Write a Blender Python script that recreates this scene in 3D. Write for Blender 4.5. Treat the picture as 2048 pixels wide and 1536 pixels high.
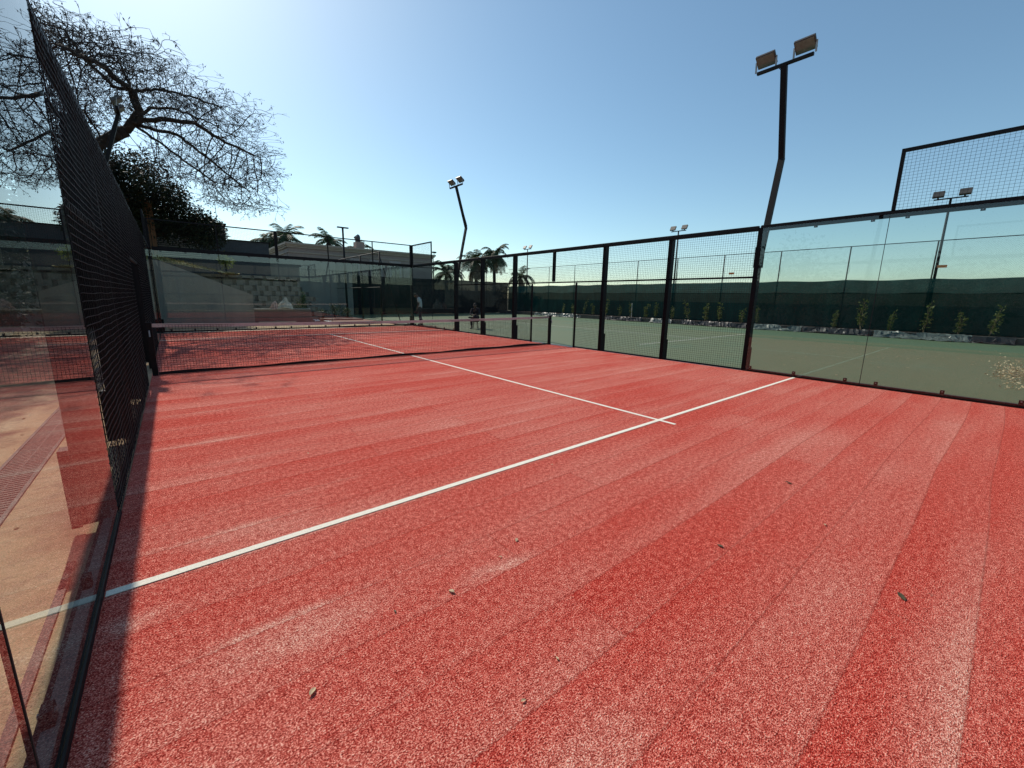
import bpy, bmesh, math, random
import numpy as np
from mathutils import Vector, Matrix
random.seed(7); np.random.seed(7)
R = math.radians
for o in list(bpy.data.objects): bpy.data.objects.remove(o)
scene = bpy.context.scene
# ---------------- camera ----------------
cam = bpy.data.cameras.new("camera"); camo = bpy.data.objects.new("camera", cam)
scene.collection.objects.link(camo); scene.camera = camo
cr = Vector((0.77425944, -0.63262759, 0.01745434)); cu = Vector((0.10701467, 0.15805593, 0.98161407)); cf = Vector((0.6237549, 0.75815609, -0.19007673))
M = Matrix((cr, cu, -cf)).transposed().to_4x4(); M.translation = Vector((0.4159, 0.4022, 1.4704)); camo.matrix_world = M
cam.sensor_width = 36; cam.sensor_fit = 'HORIZONTAL'; cam.lens = 815.0 / 2048 * 36
cam.shift_x = 3.32 / 2048; cam.shift_y = -13.28 / 2048
cam.clip_start = 0.02; cam.clip_end = 6000
# ---------------- sky and sun ----------------
SUN_EL, SUN_AZ = R(41), R(-2)          # azimuth measured from +Y towards +X
world = bpy.data.worlds.new("World"); scene.world = world; world.use_nodes = True
wn = world.node_tree.nodes; wl = world.node_tree.links; wn.clear()
sky = wn.new('ShaderNodeTexSky'); sky.sky_type = 'NISHITA'; sky.sun_disc = False
sky.sun_elevation = SUN_EL; sky.sun_rotation = SUN_AZ
sky.air_density = 1.05; sky.dust_density = 0.75; sky.ozone_density = 5.8; sky.altitude = 450
bg = wn.new('ShaderNodeBackground'); bg.inputs['Strength'].default_value = 0.148
wo = wn.new('ShaderNodeOutputWorld'); wm = wn.new('ShaderNodeMix'); wm.data_type = 'RGBA'; wm.blend_type = 'MULTIPLY'; wm.inputs[0].default_value = 1; wm.inputs[7].default_value = (1.14, 1.14, .93, 1)
wl.new(sky.outputs[0], wm.inputs[6]); wl.new(wm.outputs[2], bg.inputs[0]); wl.new(bg.outputs[0], wo.inputs[0])
sl = bpy.data.lights.new("sun", 'SUN'); sl.energy = 4.2; sl.angle = R(0.55); sl.color = (1.0, 0.91, 0.79)
so = bpy.data.objects.new("sun", sl); scene.collection.objects.link(so)
sdir = Vector((math.sin(SUN_AZ) * math.cos(SUN_EL), math.cos(SUN_AZ) * math.cos(SUN_EL), math.sin(SUN_EL)))
so.rotation_euler = sdir.to_track_quat('Z', 'Y').to_euler(); so.location = (0, 0, 30)
scene.view_settings.view_transform = 'Standard'; scene.view_settings.look = 'None'
scene.view_settings.exposure = 0.0; scene.view_settings.gamma = 1.0
scene.render.engine = 'CYCLES'
scene.cycles.max_bounces = 8; scene.cycles.transparent_max_bounces = 40
scene.cycles.caustics_reflective = False; scene.cycles.caustics_refractive = False

# ---------------- helpers ----------------
C = scene.collection
class MB:
    def __init__(s): s.v = []; s.f = []
    def box(s, x0, x1, y0, y1, z0, z1):
        b = len(s.v)
        s.v += [(x0,y0,z0),(x1,y0,z0),(x1,y1,z0),(x0,y1,z0),(x0,y0,z1),(x1,y0,z1),(x1,y1,z1),(x0,y1,z1)]
        s.f += [(b,b+3,b+2,b+1),(b+4,b+5,b+6,b+7),(b,b+1,b+5,b+4),(b+1,b+2,b+6,b+5),(b+2,b+3,b+7,b+6),(b+3,b,b+4,b+7)]
        return s
    def tube(s, pts, rad, n=6, cap=True):
        pts = [Vector(p) for p in pts]
        if not hasattr(rad, '__len__'): rad = [rad] * len(pts)
        d0 = (pts[1] - pts[0]).normalized()
        up = Vector((0,0,1)) if abs(d0.z) < .9 else Vector((1,0,0))
        a = d0.cross(up).normalized(); base = len(s.v)
        for i, p in enumerate(pts):
            if i == 0: d = pts[1]-pts[0]
            elif i == len(pts)-1: d = pts[i]-pts[i-1]
            else: d = (pts[i+1]-pts[i]).normalized() + (pts[i]-pts[i-1]).normalized()
            d = d.normalized() if d.length > 1e-9 else d0
            a = (a - d*a.dot(d)); a = a.normalized() if a.length > 1e-6 else d.orthogonal().normalized()
            b = d.cross(a)
            for k in range(n):
                t = 2*math.pi*(k+.5)/n
                s.v.append(tuple(p + (a*math.cos(t) + b*math.sin(t))*rad[i]))
        for i in range(len(pts)-1):
            for k in range(n):
                q = base+i*n; k2 = (k+1) % n
                s.f.append((q+k, q+k2, q+n+k2, q+n+k))
        if cap:
            s.f.append(tuple(base+k for k in range(n))[::-1]); e = base+(len(pts)-1)*n
            s.f.append(tuple(e+k for k in range(n)))
        return s
    def bar(s, p0, p1, w, h):      # rectangular section, h along z-ish
        p0 = Vector(p0); p1 = Vector(p1); d = (p1-p0).normalized()
        up = Vector((0,0,1)) if abs(d.z) < .95 else Vector((0,1,0))
        a = d.cross(up).normalized(); b = a.cross(d).normalized(); base = len(s.v)
        for p in (p0, p1):
            for sx, sz in ((-1,-1),(1,-1),(1,1),(-1,1)): s.v.append(tuple(p + a*sx*w/2 + b*sz*h/2))
        q = base
        s.f += [(q,q+1,q+2,q+3)[::-1],(q+4,q+5,q+6,q+7),(q,q+1,q+5,q+4),(q+1,q+2,q+6,q+5),(q+2,q+3,q+7,q+6),(q+3,q,q+4,q+7)]
        return s
    def quad(s, a, b, c, d):
        q = len(s.v); s.v += [tuple(a),tuple(b),tuple(c),tuple(d)]; s.f.append((q,q+1,q+2,q+3)); return s
    def prism(s, poly, axis, t0, t1):     # poly in the plane across axis ('y': (x,z), 'x': (y,z), 'z': (x,y))
        q = len(s.v); n = len(poly)
        for t in (t0, t1):
            for a, b in poly: s.v.append({'y':(a,t,b),'x':(t,a,b),'z':(a,b,t)}[axis])
        s.f.append(tuple(range(q,q+n))); s.f.append(tuple(range(q+2*n-1,q+n-1,-1)))
        for k in range(n): s.f.append((q+k, q+n+k, q+n+(k+1)%n, q+(k+1)%n))
        return s
    def build(s, name, mat, parent=None, smooth=False, loc=None, fix=True, bevel=0):
        me = bpy.data.meshes.new(name); me.from_pydata(s.v, [], s.f); me.update()
        if fix and len(s.f) < 4000:
            bm = bmesh.new(); bm.from_mesh(me); bmesh.ops.recalc_face_normals(bm, faces=bm.faces)
            if bevel: bmesh.ops.bevel(bm, geom=bm.edges, offset=bevel, segments=1, affect='EDGES')
            bm.to_mesh(me); bm.free()
        if smooth:
            for p in me.polygons: p.use_smooth = True
        me.materials.append(mat)
        o = bpy.data.objects.new(name, me); C.objects.link(o)
        if parent is not None: o.parent = parent; 
        if loc is not None: o.location = loc
        return o
def tag(o, label=None, cat=None, group=None, kind=None):
    if label: o['label'] = label
    if cat: o['category'] = cat
    if group: o['group'] = group
    if kind: o['kind'] = kind
    return o
def thing(name, label, cat, loc=(0,0,0), group=None, rz=0):
    o = bpy.data.objects.new(name, None); C.objects.link(o); o.location = loc; o.rotation_euler.z = rz
    o.empty_display_size = .1
    return tag(o, label, cat, group)
def part(mb, name, mat, parent, **k):     # geometry given in WORLD coordinates, parented to an Empty somewhere
    o = mb.build(name, mat, parent, **k)
    p = parent; off = Vector((0,0,0))
    while p is not None: off += Vector(p.location); p = p.parent
    o.data.transform(Matrix.Translation(-off)); return o
def copy_tree(o, parent=None):
    c = o.copy(); C.objects.link(c)
    if parent is not None: c.parent = parent
    for ch in o.children: copy_tree(ch, c)
    return c
# materials
def newmat(name):
    m = bpy.data.materials.new(name); m.use_nodes = True; nt = m.node_tree; nt.nodes.clear()
    out = nt.nodes.new('ShaderNodeOutputMaterial'); return m, nt, out
def N(nt, t, **k):
    n = nt.nodes.new(t)
    for a, b in k.items():
        if a in n.inputs: n.inputs[a].default_value = b
        else: setattr(n, a, b)
    return n
def simple(name, col, rough=.8, var=.15, scale=8, metal=0, bump=0, bscale=60, spec=.5, stretch=(1,1,1), detail=4):
    m, nt, out = newmat(name); L = nt.links
    p = N(nt, 'ShaderNodeBsdfPrincipled'); p.inputs['Roughness'].default_value = rough; p.inputs['Metallic'].default_value = metal
    p.inputs['Specular IOR Level'].default_value = spec
    tc = N(nt, 'ShaderNodeTexCoord'); mp = N(nt, 'ShaderNodeMapping'); mp.inputs['Scale'].default_value = stretch
    L.new(tc.outputs['Object'], mp.inputs[0])
    n = N(nt, 'ShaderNodeTexNoise', Scale=scale, Detail=detail, Roughness=.65); L.new(mp.outputs[0], n.inputs['Vector'])
    r = N(nt, 'ShaderNodeValToRGB'); r.color_ramp.elements[0].position = .3; r.color_ramp.elements[1].position = .7
    r.color_ramp.elements[0].color = (*[max(0,c*(1-var)) for c in col], 1); r.color_ramp.elements[1].color = (*[min(1,c*(1+var)) for c in col], 1)
    L.new(n.outputs['Fac'], r.inputs[0]); L.new(r.outputs[0], p.inputs['Base Color'])
    if bump:
        b = N(nt, 'ShaderNodeBump', Strength=bump, Distance=.01); n2 = N(nt, 'ShaderNodeTexNoise', Scale=bscale, Detail=3)
        L.new(mp.outputs[0], n2.inputs['Vector']); L.new(n2.outputs['Fac'], b.inputs['Height']); L.new(b.outputs[0], p.inputs['Normal'])
    L.new(p.outputs[0], out.inputs[0]); return m
def ramp(nt, fac, stops):
    r = N(nt, 'ShaderNodeValToRGB'); e = r.color_ramp.elements
    while len(e) < len(stops): e.new(.5)
    for i, (p, c) in enumerate(stops): e[i].position = p; e[i].color = (*c, 1) if hasattr(c,'__len__') else (c,c,c,1)
    nt.links.new(fac, r.inputs[0]); return r.outputs[0]
def mixc(nt, fac, a, b, mode='MIX'):
    m = N(nt, 'ShaderNodeMix', data_type='RGBA', blend_type=mode)
    for i, s in ((0,fac),(6,a),(7,b)):
        if hasattr(s,'links') or hasattr(s,'is_output'): nt.links.new(s, m.inputs[i])
        else: m.inputs[i].default_value = s if i == 0 else (*s,1)
    return m.outputs[2]
def noise(nt, vec, scale, detail=4, rough=.6, mscale=None, rot=None):
    if mscale or rot:
        mp = N(nt, 'ShaderNodeMapping')
        if mscale: mp.inputs['Scale'].default_value = mscale
        if rot: mp.inputs['Rotation'].default_value = rot
        nt.links.new(vec, mp.inputs[0]); vec = mp.outputs[0]
    n = N(nt, 'ShaderNodeTexNoise', Scale=scale, Detail=detail, Roughness=rough); nt.links.new(vec, n.inputs['Vector']); return n.outputs['Fac']

def turf_material():
    m, nt, out = newmat('red_turf'); L = nt.links
    p = N(nt, 'ShaderNodeBsdfPrincipled', Roughness=1.0); p.inputs['Specular IOR Level'].default_value = .03
    p.inputs['Sheen Weight'].default_value = .06; p.inputs['Sheen Roughness'].default_value = .45; p.inputs['Sheen Tint'].default_value = (1,.62,.50,1)
    tc = N(nt, 'ShaderNodeTexCoord').outputs['Object']
    def math_(op, a, b=None, c=None, clamp=False):
        n = N(nt, 'ShaderNodeMath', operation=op, use_clamp=clamp)
        for k, v in enumerate((a,b,c)):
            if v is None: continue
            if hasattr(v,'is_output'): L.new(v, n.inputs[k])
            else: n.inputs[k].default_value = v
        return n.outputs[0]
    # slow wander of the seams, and a livelier one for the sand drifts
    wv = N(nt, 'ShaderNodeTexNoise', Scale=.30, Detail=1); L.new(tc, wv.inputs['Vector'])
    vm = N(nt, 'ShaderNodeVectorMath', operation='MULTIPLY_ADD'); L.new(wv.outputs['Color'], vm.inputs[0]); vm.inputs[1].default_value = (.3,.11,0); L.new(tc, vm.inputs[2]); w = vm.outputs[0]
    wv2 = N(nt, 'ShaderNodeTexNoise', Scale=5, Detail=5, Roughness=.7); L.new(tc, wv2.inputs['Vector'])
    vs = N(nt, 'ShaderNodeVectorMath', operation='SUBTRACT'); L.new(wv2.outputs['Color'], vs.inputs[0]); vs.inputs[1].default_value = (.5,.5,.5)
    v3 = N(nt, 'ShaderNodeVectorMath', operation='MULTIPLY_ADD'); L.new(vs.outputs[0], v3.inputs[0]); v3.inputs[1].default_value = (.5,.14,0); L.new(tc, v3.inputs[2]); w2 = v3.outputs[0]
    # curled fibres: grain whose contrast survives at every distance
    g1 = noise(nt, tc, 190, 2, .7, mscale=(.85,1.15,1)); g2 = noise(nt, tc, 115, 2, .6); g3 = noise(nt, tc, 30, 2, .5)
    sp = math_('MULTIPLY_ADD', g1, .62, math_('MULTIPLY_ADD', g2, .34, math_('MULTIPLY', g3, .16)))      # mean .56
    gr = N(nt, 'ShaderNodeMapRange'); L.new(sp, gr.inputs[0]); gr.inputs[1].default_value = .44; gr.inputs[2].default_value = .70; gr = gr.outputs[0]
    base = ramp(nt, gr, [(0,(.10,.003,.002)),(.30,(.35,.018,.013)),(.52,(.59,.060,.043)),(.72,(.82,.19,.14)),(1,(.96,.48,.36))])
    sandy = ramp(nt, gr, [(0,(.24,.035,.024)),(.30,(.46,.11,.085)),(.52,(.74,.30,.23)),(.72,(.90,.54,.43)),(1,(.98,.84,.70))])
    # laid strips with crisp seams running across the court; sand piles against one edge of each strip
    ROW = .335
    def bricks(width, off, shift):
        mp = N(nt, 'ShaderNodeMapping'); mp.inputs['Location'].default_value = (shift,0,0); L.new(w, mp.inputs[0])
        br = N(nt, 'ShaderNodeTexBrick', offset=off, squash=1.0); L.new(mp.outputs[0], br.inputs['Vector'])
        br.inputs['Color1'].default_value = (0,0,0,1); br.inputs['Color2'].default_value = (1,1,1,1); br.inputs['Mortar'].default_value = (.5,.5,.5,1)
        br.inputs['Scale'].default_value = 1; br.inputs['Mortar Size'].default_value = .007; br.inputs['Mortar Smooth'].default_value = .6; br.inputs['Brick Width'].default_value = width; br.inputs['Row Height'].default_value = ROW; br.inputs['Bias'].default_value = 0
        return br
    b1 = bricks(3.1, .37, 0); b2 = bricks(7.7, .61, 2.3)
    sy = N(nt, 'ShaderNodeSeparateXYZ'); L.new(w, sy.inputs[0])
    saw = math_('SUBTRACT', 1.0, math_('FRACT', math_('DIVIDE', sy.outputs[1], ROW)))
    saw = math_('POWER', saw, 1.6)
    streak = noise(nt, w2, 1.0, 5, .62, mscale=(.30, 2.6, 1)); patch = noise(nt, w2, 1.0, 3, .55, mscale=(.40, .9, 1)); fineS = noise(nt, w2, 1.0, 4, .7, mscale=(1.2, 14, 1))
    a = math_('ADD', math_('MULTIPLY', streak, .9), math_('MULTIPLY', patch, .8))                       # mean .85
    a = math_('ADD', a, math_('MULTIPLY', b1.outputs['Color'], .18)); a = math_('ADD', a, math_('MULTIPLY', b2.outputs['Color'], .10))
    a = math_('ADD', a, math_('MULTIPLY', math_('SUBTRACT', saw, .38), .15)); a = math_('ADD', a, math_('MULTIPLY', fineS, .12))
    mr = N(nt, 'ShaderNodeMapRange'); L.new(a, mr.inputs[0]); mr.inputs[1].default_value = .80; mr.inputs[2].default_value = 1.56
    sf = ramp(nt, mr.outputs[0], [(0,0.0),(.25,.16),(.45,.34),(.70,.62),(1.0,1.0)])
    # a few drifts of unbrushed infill sand (x, y, half length, half width, angle, amount)
    for px_, py_, hl, hw, an, am in ((.72,2.19,.50,.14,-3,1.3),(.62,3.26,.50,.11,-3,.9),(1.25,1.05,.40,.22,5,.45),(5.7,2.25,.35,.07,0,.7),(2.5,.30,1.0,.18,3,.55),(.12,2.72,.12,.10,0,.6),(.6,5.3,.6,.10,-2,.5),(1.7,2.0,.30,.06,-8,.45),(4.0,5.2,.9,.10,0,.35),(1.2,3.6,.5,.06,0,.4),(.9,4.6,.6,.07,0,.45),(.5,6.6,.5,.10,0,.55),(2.2,6.2,1.0,.10,0,.35)):
        mp_ = N(nt, 'ShaderNodeMapping', vector_type='TEXTURE'); mp_.inputs['Location'].default_value = (px_,py_,0); mp_.inputs['Rotation'].default_value = (0,0,R(an)); mp_.inputs['Scale'].default_value = (hl,hw,1)
        L.new(w2, mp_.inputs[0]); sx_ = N(nt, 'ShaderNodeSeparateXYZ'); L.new(mp_.outputs[0], sx_.inputs[0]); cb = N(nt, 'ShaderNodeCombineXYZ'); L.new(sx_.outputs[0], cb.inputs[0]); L.new(sx_.outputs[1], cb.inputs[1])
        ln_ = N(nt, 'ShaderNodeVectorMath', operation='LENGTH'); L.new(cb.outputs[0], ln_.inputs[0])
        mr_ = N(nt, 'ShaderNodeMapRange', interpolation_type='SMOOTHSTEP'); L.new(ln_.outputs[1], mr_.inputs[0]); mr_.inputs[1].default_value = 1.3; mr_.inputs[2].default_value = 0; mr_.inputs[3].default_value = 0; mr_.inputs[4].default_value = am
        sf = math_('ADD', sf, math_('MULTIPLY', mr_.outputs[0], math_('ADD', .35, saw)), None, True)
    col = mixc(nt, sf, base, sandy)
    seam = math_('MULTIPLY', b1.outputs['Fac'], math_('MULTIPLY', patch, .62))
    col = mixc(nt, seam, col, (.16,.010,.008))
    L.new(col, p.inputs['Base Color'])
    b = N(nt, 'ShaderNodeBump', Strength=.8, Distance=.012); L.new(sp, b.inputs['Height']); L.new(b.outputs[0], p.inputs['Normal'])
    L.new(p.outputs[0], out.inputs[0]); return m
def green_material():
    m, nt, out = newmat('green_acrylic'); L = nt.links
    p = N(nt, 'ShaderNodeBsdfPrincipled', Roughness=.75)
    tc = N(nt, 'ShaderNodeTexCoord').outputs['Object']
    big = noise(nt, tc, .35, 5, .6); dust = noise(nt, tc, 2.2, 6, .7, mscale=(.5,1.6,1)); fine = noise(nt, tc, 45, 3, .7)
    c = ramp(nt, big, [(.3,(.118,.146,.066)),(.55,(.107,.141,.065)),(.72,(.088,.148,.075))])
    c = mixc(nt, ramp(nt, dust, [(.45,0.),(.75,.40)]), c, (.145,.165,.084))
    c = mixc(nt, ramp(nt, fine, [(.3,0.),(.7,.16)]), c, (.065,.085,.055))
    # a fresher green margin along the far side
    sx = N(nt, 'ShaderNodeSeparateXYZ'); L.new(tc, sx.inputs[0])
    mr = N(nt, 'ShaderNodeMapRange'); L.new(sx.outputs[0], mr.inputs[0]); mr.inputs[1].default_value = 22.2; mr.inputs[2].default_value = 22.35
    mm = N(nt, 'ShaderNodeMath', operation='MULTIPLY'); L.new(mr.outputs[0], mm.inputs[0]); mm.inputs[1].default_value = .55
    c = mixc(nt, mm.outputs[0], c, (.075,.15,.085))
    L.new(c, p.inputs['Base Color']); L.new(p.outputs[0], out.inputs[0]); return m
def soil_material():
    m, nt, out = newmat('sandy_soil'); L = nt.links
    p = N(nt, 'ShaderNodeBsdfPrincipled', Roughness=.95)
    tc = N(nt, 'ShaderNodeTexCoord').outputs['Object']
    a = noise(nt, tc, 1.3, 6, .65); f = noise(nt, tc, 60, 4, .8); st = noise(nt, tc, 6, 5, .7)
    c = ramp(nt, a, [(.32,(.34,.22,.135)),(.5,(.62,.43,.25)),(.68,(.75,.58,.37))])
    c = mixc(nt, ramp(nt, st, [(.5,0.),(.75,.5)]), c, (.24,.20,.15))
    c = mixc(nt, ramp(nt, f, [(.55,0.),(.8,.6)]), c, (.62,.52,.40))
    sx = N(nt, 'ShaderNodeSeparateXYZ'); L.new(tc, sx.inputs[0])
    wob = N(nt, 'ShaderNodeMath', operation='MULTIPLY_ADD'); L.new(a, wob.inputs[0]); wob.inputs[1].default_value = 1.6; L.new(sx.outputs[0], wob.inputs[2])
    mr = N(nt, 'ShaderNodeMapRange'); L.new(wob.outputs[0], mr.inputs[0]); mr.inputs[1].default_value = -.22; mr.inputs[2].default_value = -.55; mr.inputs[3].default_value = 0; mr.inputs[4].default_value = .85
    c = mixc(nt, mr.outputs[0], c, (.17,.105,.075))  # browner soil away from the court, shade there painted into the colour
    c = mixc(nt, ramp(nt, noise(nt, tc, 2.6, 6, .75), [(.55,0.),(.62,.55)]), c, (.24,.17,.11))
    L.new(c, p.inputs['Base Color'])
    b = N(nt, 'ShaderNodeBump', Strength=.6, Distance=.02); L.new(f, b.inputs['Height']); L.new(b.outputs[0], p.inputs['Normal'])
    L.new(p.outputs[0], out.inputs[0]); return m
def glass_material(name='court_glass', tint=(.70,.81,.79), ior=1.62):
    m, nt, out = newmat(name); L = nt.links
    fr = N(nt, 'ShaderNodeFresnel', IOR=ior); g = N(nt, 'ShaderNodeNewGeometry')
    inv = N(nt, 'ShaderNodeMath', operation='SUBTRACT'); inv.inputs[0].default_value = 1; L.new(g.outputs['Backfacing'], inv.inputs[1])
    mu = N(nt, 'ShaderNodeMath', operation='MULTIPLY'); L.new(fr.outputs[0], mu.inputs[0]); L.new(inv.outputs[0], mu.inputs[1])
    tcol = mixc(nt, g.outputs['Backfacing'], tint, (1,1,1))
    tr = N(nt, 'ShaderNodeBsdfTransparent'); L.new(tcol, tr.inputs[0])
    gl = N(nt, 'ShaderNodeBsdfGlossy', Roughness=.0); gl.inputs['Color'].default_value = (.95,.97,.96,1)
    mx = N(nt, 'ShaderNodeMixShader'); L.new(mu.outputs[0], mx.inputs[0]); L.new(tr.outputs[0], mx.inputs[1]); L.new(gl.outputs[0], mx.inputs[2])
    # dried smears and dust on the pane
    tc = N(nt, 'ShaderNodeTexCoord').outputs['Object']
    d1 = ramp(nt, noise(nt, tc, 1.1, 6, .7, mscale=(1,1,.5)), [(.45,0.),(.75,.016)]); d2 = ramp(nt, noise(nt, tc, 34, 2, .5), [(.66,0.),(.74,.05)])
    ad = N(nt, 'ShaderNodeMath', operation='ADD'); L.new(d1, ad.inputs[0]); L.new(d2, ad.inputs[1])
    df = N(nt, 'ShaderNodeBsdfDiffuse'); df.inputs[0].default_value = (.42,.40,.36,1); m2 = N(nt, 'ShaderNodeMixShader')
    L.new(ad.outputs[0], m2.inputs[0]); L.new(mx.outputs[0], m2.inputs[1]); L.new(df.outputs[0], m2.inputs[2])
    L.new(m2.outputs[0], out.inputs[0]); return m
def screen_material(name, col, opacity):
    m, nt, out = newmat(name); L = nt.links
    tc = N(nt, 'ShaderNodeTexCoord').outputs['Object']
    n = noise(nt, tc, 1.5, 5, .7, mscale=(1,1,.35)); c = ramp(nt, n, [(.3,tuple(x*.8 for x in col)),(.7,tuple(x*1.25 for x in col))])
    d = N(nt, 'ShaderNodeBsdfDiffuse'); L.new(c, d.inputs[0]); tl = N(nt, 'ShaderNodeBsdfTranslucent'); L.new(c, tl.inputs[0])
    m1 = N(nt, 'ShaderNodeMixShader'); m1.inputs[0].default_value = .35; L.new(d.outputs[0], m1.inputs[1]); L.new(tl.outputs[0], m1.inputs[2])
    tr = N(nt, 'ShaderNodeBsdfTransparent'); mx = N(nt, 'ShaderNodeMixShader'); mx.inputs[0].default_value = opacity
    L.new(tr.outputs[0], mx.inputs[1]); L.new(m1.outputs[0], mx.inputs[2]); L.new(mx.outputs[0], out.inputs[0]); return m
def leaf_material(name, c1, c2, transl=.25):
    m, nt, out = newmat(name); L = nt.links
    tc = N(nt, 'ShaderNodeTexCoord').outputs['Object']
    n = noise(nt, tc, 3.5, 4, .7); c = ramp(nt, n, [(.35,c1),(.65,c2)])
    p = N(nt, 'ShaderNodeBsdfPrincipled', Roughness=.6); L.new(c, p.inputs['Base Color']); p.inputs['Specular IOR Level'].default_value = .3
    tl = N(nt, 'ShaderNodeBsdfTranslucent'); L.new(c, tl.inputs[0])
    mx = N(nt, 'ShaderNodeMixShader'); mx.inputs[0].default_value = transl
    L.new(p.outputs[0], mx.inputs[1]); L.new(tl.outputs[0], mx.inputs[2]); L.new(mx.outputs[0], out.inputs[0]); return m
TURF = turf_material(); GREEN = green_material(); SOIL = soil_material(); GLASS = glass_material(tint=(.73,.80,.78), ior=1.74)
STEEL = simple('black_powder_coat', (.007,.007,.008), rough=.55, var=.3, scale=14, spec=.17)
WIRE = simple('black_mesh_wire', (.007,.007,.008), rough=.55, var=.2, scale=20, spec=.16)
GALV = simple('galvanised_bracket', (.32,.32,.31), rough=.5, var=.2, metal=.6)
def line_material():
    m, nt, out = newmat('white_line_turf'); L = nt.links
    p = N(nt, 'ShaderNodeBsdfPrincipled', Roughness=.95); p.inputs['Specular IOR Level'].default_value = .1
    tc = N(nt, 'ShaderNodeTexCoord').outputs['Object']
    f = noise(nt, tc, 150, 3, .75); g = noise(nt, tc, 3, 5, .7)
    c = ramp(nt, f, [(.30,(.74,.66,.52)),(.52,(.92,.88,.76)),(.75,(.97,.95,.86))])
    ad = N(nt, 'ShaderNodeMath', operation='MULTIPLY_ADD'); L.new(g, ad.inputs[0]); ad.inputs[1].default_value = .55; L.new(f, ad.inputs[2])
    c = mixc(nt, ramp(nt, ad.outputs[0], [(.92,0.),(1.05,.7)]), c, (.50,.13,.09))
    L.new(c, p.inputs['Base Color']); b = N(nt, 'ShaderNodeBump', Strength=.6, Distance=.01); L.new(f, b.inputs['Height']); L.new(b.outputs[0], p.inputs['Normal'])
    L.new(p.outputs[0], out.inputs[0]); return m
PAINT = line_material()
FAINT = simple('worn_line_paint', (.50,.50,.43), rough=.85, var=.2, scale=20)
CONC = simple('concrete', (.20,.185,.165), rough=.9, var=.22, scale=5, bump=.3, bscale=40)
PALE_CONC = simple('pale_concrete', (.62,.56,.47), rough=.9, var=.15, scale=9, bump=.2, bscale=60)
GRATE = simple('brown_drain_grate', (.085,.045,.038), rough=.7, var=.3, scale=15)
NETC = simple('black_net_cord', (.014,.014,.016), rough=.85, var=.1)
TAPE = simple('off_white_net_tape', (.56,.50,.45), rough=.9, var=.10, scale=12)
SCR_D = screen_material('dark_green_screen', (.007,.036,.032), .985)
SCR_L = screen_material('light_green_screen', (.015,.074,.068), .97)
PLAST = simple('grey_green_plastic_sheet', (.10,.125,.115), rough=.42, var=.5, spec=.4, scale=9)
BLACKPLAST = simple('black_plastic_sheet', (.02,.02,.02), rough=.45, var=.5, scale=9)
BEDSOIL = simple('dark_bed_soil', (.055,.045,.035), rough=.95, var=.4, scale=12, bump=.6, bscale=25)
YLEAF = leaf_material('young_leaf', (.055,.085,.018), (.16,.20,.06), .4)
DLEAF = leaf_material('dark_evergreen_leaf', (.006,.011,.003), (.022,.030,.007), .06)
PLEAF = leaf_material('palm_leaf', (.020,.042,.016), (.055,.085,.032), .25)
DRYFROND = leaf_material('dry_palm_frond', (.16,.12,.07), (.32,.26,.17), .3)
BARK = simple('dark_bark', (.035,.027,.021), rough=.95, var=.35, scale=6, bump=.6, bscale=20)
TWIG = simple('twig_bark', (.026,.020,.018), rough=.95, var=.3, scale=8)
POD = simple('dry_pod', (.03,.024,.018), rough=.9, var=.4, scale=3)
STEM = simple('thin_stem', (.16,.12,.07), rough=.9, var=.3)
CREAM = simple('cream_render', (.34,.27,.235), rough=.9, var=.06, scale=1.2, bump=.1)
TRIM = simple('cream_moulding', (.44,.37,.30), rough=.85, var=.05, scale=2)
DARKW = simple('charcoal_wall', (.075,.082,.092), rough=.9, var=.12, scale=1.5)
GREYW = simple('grey_retaining_render', (.30,.28,.24), rough=.92, var=.10, scale=.9, stretch=(3,3,.4))
BLOCK = simple('grey_retaining_block', (.20,.20,.17), rough=.95, var=.2, scale=6, bump=.3, bscale=30)
GRASSY = simple('dry_bank_grass', (.42,.35,.15), rough=1, var=.55, scale=7, bump=1, bscale=25)
PAVE = simple('red_brown_paving', (.23,.125,.095), rough=.9, var=.2, scale=3, bump=.2, bscale=40)
WINGL = simple('dark_window_glass', (.025,.03,.035), rough=.08, var=.1, spec=.8)
WINFR = simple('window_frame_paint', (.42,.36,.33), rough=.7, var=.05)
WOOD = simple('orange_brown_timber', (.13,.055,.016), rough=.7, var=.35, scale=3, stretch=(6,6,.6))
LAMPH = simple('lamp_housing', (.055,.05,.045), rough=.5, var=.2)
LAMPG = simple('floodlight_glass', (.12,.19,.165), rough=.5, var=.2, scale=16, spec=.6)
CLUB = simple('clubhouse_render', (.22,.23,.20), rough=.9, var=.08, scale=1)
FARG = simple('rough_ground', (.12,.12,.07), rough=1, var=.35, scale=.3)
DRYLEAF = leaf_material('dry_fallen_leaf', (.40,.31,.18), (.70,.58,.38), .2)
DARKLEAF = leaf_material('dark_fallen_leaf', (.045,.038,.020), (.13,.11,.055), .05)
BAG = simple('woven_bag_plastic', (.52,.50,.42), rough=.6, var=.35, scale=9, bump=.4, bscale=20)
PINKBAG = simple('printed_bag', (.50,.33,.29), rough=.6, var=.5, scale=12)
CLOTH = simple('white_sheet', (.85,.85,.82), rough=.8, var=.08, bump=.3, bscale=12)
PLANK = simple('pale_plank', (.72,.58,.42), rough=.7, var=.2, scale=4, stretch=(.5,6,6))
ORANGE = simple('orange_tag', (.75,.20,.05), rough=.6, var=.1)

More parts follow.
